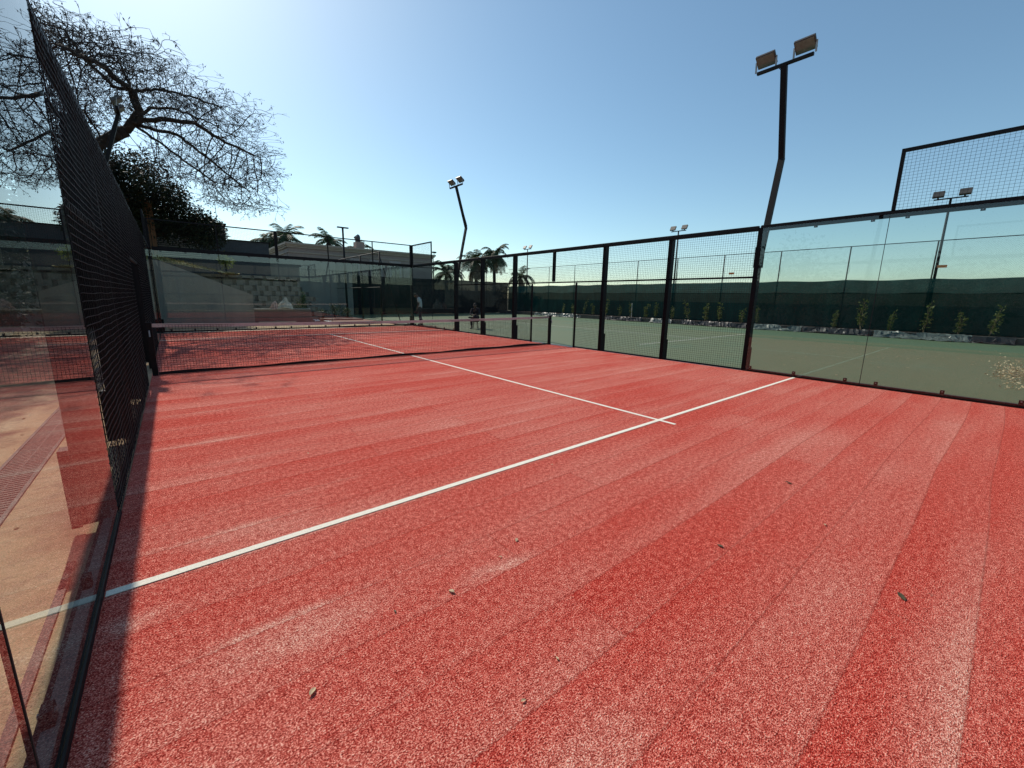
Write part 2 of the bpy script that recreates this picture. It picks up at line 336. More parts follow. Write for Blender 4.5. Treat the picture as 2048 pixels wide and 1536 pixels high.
# ================= THE SETTING =================
def sheet(name, x0, x1, y0, y1, z, mat, t=.03):
    return tag(MB().box(x0,x1,y0,y1,z-t,z).build(name, mat), kind='structure')
tag(MB().box(-2500,2500,-2500,2500,-.6,-.12).build('ground', FARG), kind='structure')
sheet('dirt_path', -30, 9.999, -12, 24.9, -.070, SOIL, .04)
sheet('paving', -4.0, 10.15, 24.9, 36, -.050, PAVE, .06)
sheet('green_court', 10.15, 26.9, -12, 34.5, -.040, GREEN, .06)
MB_ring = MB().box(10.001,10.24,-.3,20.3,-.11,-.012).box(0,10,-.3,-.001,-.11,-.012).box(0,10,20.001,20.3,-.11,-.012)
tag(MB_ring.build('court_kerb', PALE_CONC), kind='structure')
tag(MB().box(0,10,0,20,-.05,0).build('court_turf', TURF), kind='structure')
tag(MB().box(-.205,-.170,-.3,3.6,-.08,-.055).build('edging_board', GRATE), 'thin brown edging strip in the sand outside the left glass', 'edging')
ln = MB(); W=.05
ln.box(.01,9.99,3.02-W/2,3.02+W/2,.001,.0045).box(.01,9.99,16.95-W/2,16.95+W/2,.001,.0045)
ln.box(5-W/2,5+W/2,2.80,3.02-W/2,.001,.0045).box(5-W/2,5+W/2,3.02+W/2,16.95-W/2,.001,.0045)
tag(ln.build('court_lines', PAINT), kind='structure')
gl_ = MB().box(10.6,10.65,20.9,34,-.040,-.036).box(11.3,25,25.5,25.55,-.040,-.036).box(17.4,17.45,8.6,25.5,-.04,-.036).box(13,22,8.55,8.6,-.04,-.036)
tag(gl_.build('tennis_lines', FAINT), kind='structure')
# raised planting bed along the tennis fence
bed = MB().box(26.95,28.35,-12,34.5,-.1,.20); tag(bed.build('planting_bed', BEDSOIL), kind='structure')
tag(MB().box(26.83,26.95,-12,34.5,-.1,.235).box(28.35,28.45,-12,34.5,-.1,.30).build('bed_kerb', simple('stained_kerb',(.075,.065,.055),var=.4,scale=3)), kind='structure')

# ================= COURT ENCLOSURE =================
def wires(mb, fix, sgn, u0, u1, z0, z1, axis, step=.05, r=.002, wav=0, seg=.5, ns=4):
    """square welded mesh in a vertical plane: axis 'y' -> plane x=fix running along y"""
    def P(u, z, off=0): return (fix+off, u, z) if axis == 'y' else (u, fix+off, z)
    nv = int(round((u1-u0)/step)); nh = int(round((z1-z0)/step))
    for i in range(nv+1):
        u = u0+(u1-u0)*i/nv
        if wav:
            k = max(2,int((z1-z0)/seg)); ph = random.uniform(0,6)
            mb.tube([P(u+wav*math.sin(ph+j*1.3)*.6, z0+(z1-z0)*j/k, wav*math.cos(ph*2+j*.9)) for j in range(k+1)], r, ns, False)
        else: mb.tube([P(u,z0),P(u,z1)], r, ns, False)
    for i in range(nh+1):
        z = z0+(z1-z0)*i/nh
        if wav:
            k = max(2,int((u1-u0)/.1)); ph = random.uniform(0,6)
            mb.tube([P(u0+(u1-u0)*j/k, z+wav*(math.sin(j*.8+ph*.2)+.5*math.sin(j*2.1+z*4)), sgn*r*2+wav*math.sin(j*1.1+z)) for j in range(k+1)], r, ns, False)
        else: mb.tube([P(u0,z,sgn*r*1.6),P(u1,z,sgn*r*1.6)], r, ns, False)
def post_part(parent, x, y, sx, top=3.0, w=.095, d=.155, name='post'):
    """side post: inner face flush with x, reaching outward (sx=-1 left, +1 right)"""
    a, b = sorted((x, x+sx*d)); p = part(MB().box(a,b,y-w/2,y+w/2,0,top), name, STEEL, parent, bevel=.004)
    a2, b2 = sorted((x+sx*.002, x+sx*(d+.05)))
    s = part(MB().box(*sorted((x+sx*(d+.001),x+sx*(d+.05))),y-w/2-.001,y+w/2+.001,-.01,.505), 'base_bracket', STEEL, p)
    return p
def clamp_part(parent, pos, axis, up=1):
    x, y, z = pos; m = MB()
    if axis == 'y': m.box(x-.022,x+.010,y-.026,y+.026,z-.03,z+.032); m2 = MB().tube([(x-.029,y,z+.01*up),(x+.017,y,z+.01*up)],.010,8)
    else: m.box(x-.028,x+.028,y-.020,y+.016,z-.03,z+.035); m2 = MB().tube([(x,y-.027,z+.01*up),(x,y+.023,z+.01*up)],.010,8)
    c = part(m, 'glass_clamp', STEEL, parent); part(m2, 'bolt', GALV, c, smooth=False)
def side_glass(x, sx, y0, y1, yt0, yt1, label, cat='glass wall', ym=None):
    """two glass panes 3 m high between y0..y1, mesh to 4 m on yt0..yt1"""
    t = thing('glass_wall', label, cat, (x, (y0+y1)/2, 0), 'glass walls round the padel court')
    xg = x + sx*.012; ym = ym or (y0+y1)/2
    for a, b in ((y0+.02, ym-.004), (ym+.004, y1-.05 if y1 < 19 else y1-.02)):
        part(MB().box(xg-.006,xg+.006,a,b,.025,2.985), 'glass_pane', GLASS, t)
    part(MB().box(xg-.0078,xg+.0078,ym-.0036,ym+.0036,.034,2.92), 'pane_joint', NETC, t)
    a, b = sorted((x+sx*.0185, x+sx*.085))
    part(MB().box(a,b,y0,y1,2.93,3.045), 'top_rail', STEEL, t, bevel=.004)
    part(MB().box(*sorted((x+sx*.002,x+sx*.0184)),y0,y1,2.986,3.03), 'top_lip', STEEL, t)
    part(MB().box(a,b,y0,y1,-.005,.05), 'bottom_rail', STEEL, t, bevel=.003)
    part(MB().box(*sorted((x-sx*.004,x+sx*.0050)),y0,y1,-.005,.032), 'bottom_lip', STEEL, t)
    part(MB().box(a+.02,b-.004,y0,y1,.0502,.056), 'rail_gasket', CONC, t)
    for k in (.13,.95,1.78): 
        for s in (0,1):
            yy = (y0+k) if s == 0 else (y1-k)
            clamp_part(t, (xg+sx*.03,yy,.085), 'y'); clamp_part(t, (xg+sx*.03,yy,2.925), 'y', -1)
    fr = MB(); c0, c1 = sorted((x, x+sx*.04))
    fr.box(c0,c1,yt0+.0505,yt1-.0505,3.945,4.0).box(c0,c1,yt0,yt0+.05,3.046,4.0).box(c0,c1,yt1-.05,yt1,3.046,4.0)
    part(fr, 'upper_mesh_frame', STEEL, t)
    m = MB(); wires(m, x+sx*.02, -sx, yt0+.04, yt1-.04, 3.03, 3.96, 'y'); part(m, 'upper_mesh', WIRE, t, fix=False)
    return t
def side_mesh(x, sx, label, wav):
    t = thing('mesh_fence', label, 'mesh fence', (x, 10, 0), 'mesh side fences of the padel court')
    for y in (4,6,8,12,14,16): post_part(t, x+sx*.020, y, sx)
    a, b = sorted((x+sx*.012, x+sx*.10))
    part(MB().box(a,b,9.96,10.04,2.03,2.95), 'hanging_post', STEEL, t, bevel=.004)
    for y in (9,11): part(MB().box(*sorted((x+sx*.012,x+sx*.062)),y-.025,y+.025,-.01,1.975), 'gate_post', STEEL, t, bevel=.003)
    part(MB().box(*sorted((x+sx*.016,x+sx*.09)),4.049,15.951,2.94,3.04), 'top_rail', STEEL, t, bevel=.004)
    c0, c1 = sorted((x+sx*.014, x+sx*.05))
    for i,(u0,u1) in enumerate(((4.04,5.96),(6.04,7.96),(8.04,11.96),(12.04,13.96),(14.04,15.96))):
        part(MB().box(c0,c1,u0,u1,1.98,2.02), 'middle_rail', STEEL, t)
    segs = ((4.04,5.96),(6.04,7.96),(8.04,8.975),(11.025,11.96),(12.04,13.96),(14.04,15.96))
    for u0,u1 in segs:
        part(MB().box(c0,c1,u0,u1,.005,.04), 'bottom_rail', STEEL, t)
        m = MB(); near = wav and u0 < 9
        wires(m, x+sx*.008, -sx, u0-.07, u1+.07, .02, 2.0, 'y', wav=(.0022 if wav and u0 < 12 else 0), r=(.0028 if near else .0025 if wav else .0022))
        part(m, 'mesh_panel', WIRE, t, fix=False)
    for u0,u1 in ((4.04,5.96),(6.04,7.96),(8.04,9.96),(10.04,11.96),(12.04,13.96),(14.04,15.96)):
        m = MB(); wires(m, x+sx*.008, -sx, u0-.07, u1+.07, 2.0, 2.98, 'y', wav=(.0022 if wav and u0 < 12 else 0), r=(.0028 if wav else .0022)); part(m, 'upper_mesh_panel', WIRE, t, fix=False)
    return t
side_mesh(10, 1, 'black square mesh side fence beside the green tennis court with a gate gap', False)
side_mesh(0, -1, 'black square mesh side fence on the left, seen almost edge on from beside it', True)
side_glass(10, 1, 0, 4, 0, 2, 'nearest glass wall on the right of the red court, green court showing through')
side_glass(0, -1, 0, 4, 0, 2, 'nearest glass wall on the left of the red court, reflecting the turf and net', ym=1.91)
side_glass(10, 1, 16, 20, 18, 20, 'far glass wall on the right, by the walking person')
side_glass(0, -1, 16, 20, 18, 20, 'far glass wall on the left, at the end of the left mesh fence')
def end_wall(y, sy, label):
    t = thing('end_wall', label, 'glass wall', (5, y, 0), 'glass walls round the padel court')
    yg = y+sy*.035; a, b = sorted((y, y+sy*.07))
    for i in range(5):
        part(MB().box(i*2+.012,i*2+1.988,yg-.006,yg+.006,.085,2.955), 'glass_pane', GLASS, t)
    for i in range(1,5): part(MB().box(i*2-.004,i*2+.004,yg-.0045,yg+.0045,.085,2.955), 'pane_joint', NETC, t)
    part(MB().box(.072,9.928,a,b,2.93,3.055), 'top_rail', STEEL, t, bevel=.004)
    part(MB().box(.072,9.928,a,b,.02,.075), 'bottom_rail', STEEL, t, bevel=.003)
    part(MB().box(-.03,10.03,a,a+.04,3.96,4.0), 'upper_rail', STEEL, t)
    for x in (0,10): part(MB().box(x-.05,x+.05,*sorted((y+sy*.071,y+sy*.17)),0,4.0), 'post', STEEL, t, bevel=.004); part(MB().box(x-.12,x+.12,*sorted((y+sy*.171,y+sy*.2)),0,.5), 'base_bracket', STEEL, t)
    for x in (2,6,8): part(MB().box(x-.02,x+.02,a,a+.04,3.031,3.959), 'upright', STEEL, t)
    part(MB().box(3.95,4.05,*sorted((y+sy*.071,y+sy*.15)),2.8,3.99), 'upright', STEEL, t)
    m = MB(); wires(m, y+sy*.02, -sy, .02, 9.98, 3.03, 3.96, 'x'); part(m, 'upper_mesh', WIRE, t, fix=False)
    for i in range(5):
        for k in (.3,1.0,1.7):
            clamp_part(t, (i*2+k,yg,.105), 'x'); clamp_part(t, (i*2+k,yg,2.925), 'x', -1)
    return t
end_wall(20, 1, 'far end wall of the padel court, glass below and a strip of square mesh above')
end_wall(0, -1, 'end wall of the padel court behind the camera, glass with mesh strip above')

# ---- net ----
def net():
    t = thing('padel_net', 'black net with pale tape stretched across the middle of the red court', 'net', (5,10,0))
    H = lambda x: .885 + .04*((x-5)/5)**2
    for x, s in ((.0,1),(10.0,-1)):
        a, b = sorted((x+s*.015, x+s*.095))
        p = part(MB().box(a,b,9.96,10.04,0,.95), 'net_post', STEEL, t, bevel=.004)
        part(MB().tube([(x+s*.055,9.96,.80),(x+s*.055,9.92,.80),(x+s*.055,9.90,.70)],.012,6), 'crank', GALV, p)
    m = MB(); xs = np.linspace(.10, 9.90, 213)
    nz = 22
    yb = lambda x,z: 10 - .010*math.sin(x*2.1) - (.02 if z < .12 else 0)*(1+math.sin(x*1.7))
    for i, x in enumerate(xs):
        jx = [random.gauss(0,.0035) for _ in range(5)]
        pts = [(x+jx[k], yb(x,z), z) for k, z in enumerate(np.linspace(.055, H(x)-.02, 5))]
        m.tube(pts, .0026, 3, False)
    for j in range(nz+1):
        f = j/nz; m.tube([(x, yb(x,.055+f*(H(x)-.075)), .055+f*(H(x)-.075)+random.gauss(0,.0014)) for x in xs[::4]], .0026, 3, False)
    part(m, 'net_mesh', NETC, t, fix=False)
    tp = MB(); xs2 = np.linspace(.10, 9.90, 90); b = 0
    for sgn in (-1,1):
        for k in range(len(xs2)-1):
            x0,x1 = xs2[k],xs2[k+1]; y0 = 10+sgn*.006
            tp.quad((x0,y0,H(x0)-.065+.003*math.sin(x0*9)),(x1,y0,H(x1)-.065+.003*math.sin(x1*9)),(x1,y0*0+10+sgn*.004,H(x1)),(x0,10+sgn*.004,H(x0)))
    for k in range(len(xs2)-1):
        x0,x1 = xs2[k],xs2[k+1]; tp.quad((x0,9.996,H(x0)),(x1,9.996,H(x1)),(x1,10.004,H(x1)),(x0,10.004,H(x0)))
    part(tp, 'net_tape', TAPE, t, fix=False)
    bt = MB(); xs3 = np.linspace(.10,9.9,80)
    hb = lambda x: .055 + .02*max(0,math.sin(x*.9+.4))*(x>6.5) + .012*math.sin(x*3)
    for k in range(len(xs3)-1):
        x0,x1 = xs3[k],xs3[k+1]
        bt.quad((x0,9.975,.006),(x1,9.975,.006),(x1,9.972+.01*math.sin(x1*2),hb(x1)),(x0,9.972+.01*math.sin(x0*2),hb(x0)))
        bt.quad((x0,9.995,.006),(x1,9.995,.006),(x1,9.980+.01*math.sin(x1*2),hb(x1)),(x0,9.980+.01*math.sin(x0*2),hb(x0)))
    part(bt, 'bottom_band', NETC, t, fix=False)
    part(MB().tube([(.1,9.99,.79),(2.5,9.99,.765),(5,9.99,.75),(7.5,9.99,.765),(9.9,9.99,.79)], .003, 4), 'inner_cord', NETC, t)
net()

# ---- bent floodlight masts on the court ----
def mast(x, sx, y, label):
    t = thing('floodlight_mast', label, 'floodlight', (x, y, 0), 'bent floodlight masts of the padel court')
    P0 = (x+sx*.13,y,2.25); P1 = (x+sx*.62,y,4.45); P2 = (x+sx*.13,y,6.03)
    m = MB().bar(P0,P1,.075,.11); m2 = MB().bar((P1[0]+sx*.006,y,P1[2]-.05),P2,.075,.105)
    part(m, 'lower_pole', STEEL, t); part(m2, 'upper_pole', STEEL, t)
    part(MB().bar((P2[0],y-.48,6.03),(P2[0],y+.48,6.03),.06,.05), 'crossbar', STEEL, t)
    part(MB().tube([(P1[0]+sx*.07,y+.03,P1[2]-.1),(P1[0]+sx*.075,y+.035,P1[2]+.1),(P2[0]+sx*.07,y+.03,P2[2]-.1),(P2[0]+sx*.03,y+.15,P2[2]+.05)],.008,5), 'cable', NETC, t)
    part(MB().box(*sorted((x+sx*.03,x+sx*.20)),y-.065,y-.051,2.2,2.62).box(*sorted((x+sx*.03,x+sx*.20)),y+.051,y+.065,2.2,2.62), 'mounting_plate', STEEL, t)
    for s in (-1,1):
        yc = y+s*.33; h = .11; lx = P2[0]-sx*.02
        # tilted lamp head facing down into the court
        u = Vector((sx*.80,0,-.60)).normalized(); n = Vector((-sx*.60,0,-.80)).normalized(); c = Vector((lx,yc,6.03+.19))
        def bx(du, dy, dn0, dn1):
            mb = MB(); vs = []
            for dn in (dn0,dn1):
                for a,b in ((-1,-1),(1,-1),(1,1),(-1,1)): vs.append(tuple(c+u*a*du+Vector((0,b*dy,0))+n*dn))
            mb.v = vs; mb.f = [(0,1,2,3),(7,6,5,4),(0,4,5,1),(1,5,6,2),(2,6,7,3),(3,7,4,0)]; return mb
        f = part(bx(.125,.17,-.035,.018), 'lamp_head', LAMPH, t, bevel=.006)
        part(bx(.108,.152,.0182,.024), 'lamp_glass', LAMPG, f)
        fm = MB()
        for q_ in range(9):
            cc = c+Vector((0,-.14+.035*q_,0)); vs = [tuple(cc+u*a*.10+Vector((0,b*.004,0))+n*dn) for dn in (-.065,-.0355) for a,b in ((-1,-1),(1,-1),(1,1),(-1,1))]
            b0 = len(fm.v); fm.v += vs; fm.f += [tuple(b0+k for k in ff) for ff in ((0,1,2,3),(7,6,5,4),(0,4,5,1),(1,5,6,2),(2,6,7,3),(3,7,4,0))]
        part(fm, 'cooling_fins', LAMPH, f)
        for q_ in (-.18,.18): part(MB().bar((P2[0],yc+q_,6.05),(lx,yc+q_,6.24),.012,.03), 'bracket', GALV, f)
    return t
mast(10, 1, 4, 'tall black floodlight mast bent in the middle, nearest on the right, against open sky')
mast(10, 1, 16, 'black bent floodlight mast in the distance beside the palms, leaning outward then back')
mast(0, -1, 16, 'bent floodlight mast in front of the bare spreading tree')
mast(0, -1, 4, 'bent floodlight mast over the nearest end of the left mesh fence')

# ================= TENNIS FENCES =================
def chain(m, fix, u0, u1, z0, z1, axis, step=.075, r=.0014):
    H = z1-z0; k = u0-H
    def P(u,z): return (fix,u,z) if axis=='y' else (u,fix,z)
    while k < u1:
        for d in (1,-1):
            if d == 1: a,b = k,z0; c,e = k+H,z1
            else: a,b = k,z1; c,e = k+H,z0
            ta = max(0,(u0-a)/H); tb = min(1,(u1-a)/H)
            if tb > ta: m.tube([P(a+ta*H,b+(e-b)*ta),P(a+tb*H,b+(e-b)*tb)], r, 3, False)
        k += step
def tennis_fence(name_label, fix, u0, u1, axis, posts, H, base, screens, group='tennis court fences', rail=True, r=.026):
    def B(m, ua, ub, w, za, zb, off=0):
        return m.box(fix-w+off,fix+w+off,ua,ub,za,zb) if axis=='y' else m.box(ua,ub,fix-w+off,fix+w+off,za,zb)
    loc = (fix,(u0+u1)/2,0) if axis=='y' else ((u0+u1)/2,fix,0)
    t = thing('tennis_fence', name_label, 'fence', loc, group)
    for p in posts:
        pos = lambda z: (fix,p,z) if axis=='y' else (p,fix,z)
        part(MB().tube([pos(base-.1),pos(H)], r*1.15, 8), 'post', STEEL, t, smooth=True)
    a = (fix,u0,H) if axis=='y' else (u0,fix,H); b = (fix,u1,H) if axis=='y' else (u1,fix,H)
    part(MB().tube([a,b], r*.75, 6), 'top_rail', STEEL, t)
    m = MB(); chain(m, fix, u0, u1, base, H, axis); part(m, 'chain_link', WIRE, t, fix=False)
    for nm, mat, z0, z1, off in screens:
        sm = MB(); n = int((u1-u0)/.25); sgn = -1
        rows = 5
        vv = {}
        for i in range(n+1):
            for j in range(rows+1):
                u = u0+(u1-u0)*i/n; f = j/rows
                zz = z0+(z1-z0)*f + (-.035*abs(math.sin(math.pi*(u-6.3)/3.17))+.012*math.sin(u*2.3) if j == rows else 0)
                o = off + .012*math.sin(u*3.1+j)*math.sin(f*3.1)+.008*math.sin(u*7.3)
                for q, th in ((0,0),(1,.006)):
                    vv[i,j,q] = len(sm.v); sm.v.append((fix+o+th,u,zz) if axis=='y' else (u,fix+o+th,zz))
        for q in (0,):
            for i in range(n):
                for j in range(rows): sm.f.append((vv[i,j,q],vv[i+1,j,q],vv[i+1,j+1,q],vv[i,j+1,q]))
        part(sm, nm, mat, t, fix=False)
    return t
py = [6.3+3.17*k for k in range(-6,9)]
tf = tennis_fence('long tennis fence on the right with dark green windscreen behind the young plants', 28.0, -12, 34.5, 'y', py, 4.42, .2,
    [('windscreen', SCR_D, .25, 2.08, -.05), ('upper_windscreen', SCR_L, 2.03, 2.72, -.035)])
for y in (2.85,12.1,21.9): part(MB().box(27.93,27.945,y-.16,y+.16,3.20,3.32), 'orange_tag', ORANGE, tf)
for y in py[3:]:      # loose tie wires by the posts
    part(MB().tube([(27.95,y-.06,3.05),(27.93,y-.11,3.25),(27.94,y-.07,3.5)],.006,4), 'tie', NETC, tf)
f2 = tennis_fence('tennis fence end post with a diagonal brace, running away beside the paving', 10.3, 24.9, 34.4, 'y', (24.9,28.1,31.2,34.3), 4.05, -.04, [], r=.04)
part(MB().tube([(10.3,24.95,3.9),(11.7,25.4,-.05)], .03, 6), 'brace', STEEL, f2); part(MB().tube([(10.3,24.9,2.0),(10.3,34.4,2.0)], .018, 6), 'middle_rail', STEEL, f2)
tennis_fence('far tennis fence with green screen below the cream house', 34.5, 10.4, 27.9, 'x', (13.3,16.2,19.2,22.2,25.1), 4.05, -.04,
    [('windscreen', screen_material('teal_screen', (.026,.034,.034), .97), 0, 3.1, -.05)], r=.03)
tennis_fence('screened tennis fence behind the camera', -12.0, 11.5, 28, 'x', (11.6,15.5,19,22.5,26), 4.3, -.04, [('windscreen', SCR_D, 0, 3.0, .05)])

def twin_mast(x, y, h, label, base=.2, spread=.42):
    t = thing('tennis_light', label, 'floodlight', (x, y, 0), 'straight floodlight poles of the tennis court')
    part(MB().tube([(x,y,base-.1),(x,y,h)], [.07,.045], 8), 'pole', STEEL, t, smooth=True)
    part(MB().box(x-.03,x+.03,y-spread-.12,y+spread+.12,h,h+.05), 'crossbar', STEEL, t)
    for s in (-1,1):
        c = Vector((x,y+s*spread,h+.24)); u = Vector((.5,0,.86)); n = Vector((-.86,0,.5))
        mb = MB(); mb.v = [tuple(c+u*a*.15+Vector((0,b*.19,0))+n*d) for d in (-.05,.05) for a,b in ((-1,-1),(1,-1),(1,1),(-1,1))]
        mb.f = [(0,1,2,3),(7,6,5,4),(0,4,5,1),(1,5,6,2),(2,6,7,3),(3,7,4,0)]
        l = part(mb, 'lamp_head', LAMPH, t)
        g = MB(); g.v = [tuple(c+u*a*.13+Vector((0,b*.17,0))+n*d) for d in (-.056,-.0505) for a,b in ((-1,-1),(1,-1),(1,1),(-1,1))]; g.f = list(mb.f)
        part(g, 'lamp_glass', LAMPG, l)
        part(MB().bar((x,y+s*spread,h+.05),(x,y+s*spread,h+.13),.03,.06), 'bracket', STEEL, l)
twin_mast(28.25, 3.05, 6.25, 'straight twin floodlight pole seen through the upper mesh at the right edge')
twin_mast(28.25, 16.1, 6.25, 'straight twin floodlight pole in the middle of the long tennis fence')
twin_mast(28.25, 31.9, 6.25, 'smallest straight twin floodlight pole, to the right of the palms')
t = thing('lamp_post', 'thin dark lamp post with a flat T head in front of the cream house', 'lamp post', (10.84,33,0))
part(MB().tube([(10.84,33,-.1),(10.84,33,6.4)], .07, 8), 'pole', STEEL, t, smooth=True)
part(MB().box(10.45,11.25,32.9,33.1,6.38,6.46), 'lamp_head', STEEL, t)

# ================= PLANTS =================
def leaf_quad(m, p, d, size, w=.45, droop=0):
    d = d.normalized(); s = d.cross(Vector((random.gauss(0,1),random.gauss(0,1),random.gauss(0,1)))).normalized()
    e = p+d*size; mid = p+d*size*.5
    q = len(m.v); m.v += [tuple(p),tuple(mid+s*size*w*.5),tuple(e),tuple(mid-s*size*w*.5)]; m.f.append((q,q+1,q+2,q+3))
def rv(): 
    v = Vector((random.gauss(0,1),random.gauss(0,1),random.gauss(0,1))); return v.normalized()
def young_plant(kind):
    """built at origin; returns Empty"""
    t = thing('young_plant', '', 'plant', (0,0,0), 'young plants along the planting bed')
    st = MB(); lf = MB(); h = [1.25,1.1,1.45,1.2][kind]; nst = [3,2,2,4][kind]
    for s in range(nst):
        a = random.uniform(0,6.28); lean = random.uniform(.03,.2); pts = []
        hh = h*random.uniform(.65,1)
        for k in range(6):
            f = k/5; pts.append(Vector((math.cos(a)*lean*f*hh+random.gauss(0,.015), math.sin(a)*lean*f*hh+random.gauss(0,.015), f*hh)))
        st.tube(pts, [.010-.0013*k for k in range(6)], 4)
        for k in range(26):
            f = random.uniform(.12,1.0); i = min(4,int(f*5)); p = pts[i].lerp(pts[i+1], f*5-i)
            d = Vector((random.gauss(0,1),random.gauss(0,1),random.uniform(.1,1.2))).normalized()
            q = p + d*random.uniform(.02,.14); st.tube([p,q], .003, 3, False)
            for _ in range(3): leaf_quad(lf, q+rv()*.03, d+rv()*.8, random.uniform(.06,.12), .42)
    st.build('stem', STEM, t, fix=False); lf.build('leaves', YLEAF, t, fix=False); return t
def bush(name, c, r, n, leaf, mat, label, cat='shrub', group=None, stem=True, clumps=None, jit=.35):
    t = thing(name, label, cat, (c[0],c[1],c[2]-r[2]), group)
    m = MB(); K = clumps or 14; cl = []
    for _ in range(K):
        d = rv(); s = random.uniform(.3,.85); cl.append((Vector((c[0]+d.x*r[0]*s,c[1]+d.y*r[1]*s,c[2]+d.z*r[2]*s)), random.uniform(.28,.5)))
    for i in range(n):
        cc, q = random.choice(cl); d = rv(); f = random.random()**.4
        p = cc+Vector((d.x*r[0]*q*f,d.y*r[1]*q*f,d.z*r[2]*q*f))
        leaf_quad(m, p, d+Vector((0,0,-.2))+rv()*.8, leaf*random.uniform(.6,1.3), .45)
    part(m, 'foliage', mat, t, fix=False)
    if stem:
        s = MB(); b = Vector((c[0],c[1],c[2]-r[2]))
        for k in range(5):
            e = random.choice(cl)[0]; s.tube([b+Vector((random.gauss(0,.03),0,0)),b.lerp(e,.5)+rv()*.05,e],[.03*r[0]+.008,.02*r[0]+.005,.005],5)
        part(s, 'stems', BARK, t, fix=False)
    return t
protos = [young_plant(k) for k in range(4)]; used = [False]*4
plist = [(25.9,.80),(24.7,1.05),(23.5,.95),(22.4,.8),(21.2,1.05),(19.9,1.0),(18.8,.95),(17.6,.9),(16.8,1.05),(15.6,.9),(14.4,1.1),(13.2,.95),(12.3,1.0),(10.9,1.1),(10.1,.95),(6.4,.9),(5.25,1.15),(4.15,.98),(2.95,1.1),(1.85,.95),(.95,1.1)]
lab = ['faintest young plant at the far end of the bed','thin young plant just right of the far gate post','young plant near the start of the fine mesh','short young plant left of the third mesh post','upright bushy young plant right of the third mesh post','leafy young plant with pale tips in the middle mesh panel','young plant tied to a pale stake','sparse wispy young plant in the middle mesh panel','young plant beside the second mesh post on its left','short stubby young plant right of the second mesh post','tall narrow young plant right of the tennis light pole','leaning young plant left of the forked one','forked young plant with outstretched side twigs','tall young plant just left of the near mesh post','bright young plant just right of the near mesh post','small upright young plant by a fence post','broad bushy young plant crossed by the glass joint','leaning young plant right of the glass joint','tall young plant above the crumpled plastic sheet','young plant right of the large plastic heap','rightmost young plant near the leaf litter']
for i,(y,s) in enumerate(plist):
    k = i % 4
    o = protos[k] if not used[k] else copy_tree(protos[k]); used[k] = True
    o.location = (27.35+random.uniform(-.12,.12), y, .20); o.rotation_euler = (random.uniform(-.16,.06),random.uniform(-.10,.10),random.uniform(0,6.28)); o.scale = (s*random.uniform(.75,1.2),s*random.uniform(.75,1.2),s*random.uniform(.85,1.12))
    o['label'] = lab[i]
tag(MB().tube([(27.3,18.75,.2),(27.3,18.78,1.3)], .022, 6).build('plant_stake', PALE_CONC), 'pale straight stake standing in the planting bed', 'stake')
# crumpled plastic sheeting spilling over the bed kerb
def crumple(y0, y1, x0, w, hmax, mat, label, seed):
    rs = random.Random(seed); n = max(8,int((y1-y0)/.12)); k = 9; m = MB(); idx = {}
    ph = [rs.uniform(0,6) for _ in range(6)]
    for i in range(n+1):
        for j in range(k+1):
            f = j/k; u = y0+(y1-y0)*i/n
            e = max(0,math.sin(math.pi*i/n))**.5
            hh = hmax*e*(.35+.65*abs(math.sin(u*1.9+ph[0])*math.sin(u*.8+ph[1])))*math.sin(math.pi*min(1,f*1.15))*(.7+.3*math.sin(f*9+u*3+ph[2]))
            x = x0 + w*(f-.5)*(.8+.3*math.sin(u*2.7+ph[3])) + .05*math.sin(u*5+f*7)
            z = -.032 + hh + abs(rs.gauss(0,.022)) + (.24*f if x > 26.75 else 0)
            if x > 26.8: z = max(z, .245+abs(rs.gauss(0,.02)))
            idx[i,j] = len(m.v); m.v.append((x,u+rs.gauss(0,.02),z))
    for i in range(n):
        for j in range(k): m.f.append((idx[i,j],idx[i+1,j],idx[i+1,j+1],idx[i,j+1]))
    return tag(m.build('plastic_sheet', mat, fix=False), label, 'plastic sheet', 'crumpled plastic along the planting bed')
crumple(1.4, 4.6, 26.6, .75, .30, PLAST, 'largest grey-green crumpled plastic sheet heaped against the bed kerb', 1)
crumple(.2, 1.5, 26.6, .5, .10, BLACKPLAST, 'flat black plastic strip at the right end of the bed kerb', 2)
crumple(4.7, 7.6, 26.7, .45, .10, BLACKPLAST, 'thin black plastic strip folded over the kerb between two heaps', 3)
crumple(7.6, 10.2, 26.65, .55, .20, PLAST, 'crumpled pale plastic sheet just right of the near mesh post', 4)
crumple(10.4, 14.5, 26.7, .35, .07, BLACKPLAST, 'low crumpled black plastic strip in the first mesh panel', 5)
crumple(15.2, 16.8, 26.7, .45, .11, PLAST, 'shiny crumpled plastic strip in the second mesh panel', 6)
crumple(17.5, 21.0, 26.7, .3, .07, BLACKPLAST, 'crumpled plastic strip near the gate gap', 7)
crumple(23.3, 29.0, 26.7, .35, .08, PLAST, 'long crumpled plastic strip at the far end of the bed', 8)

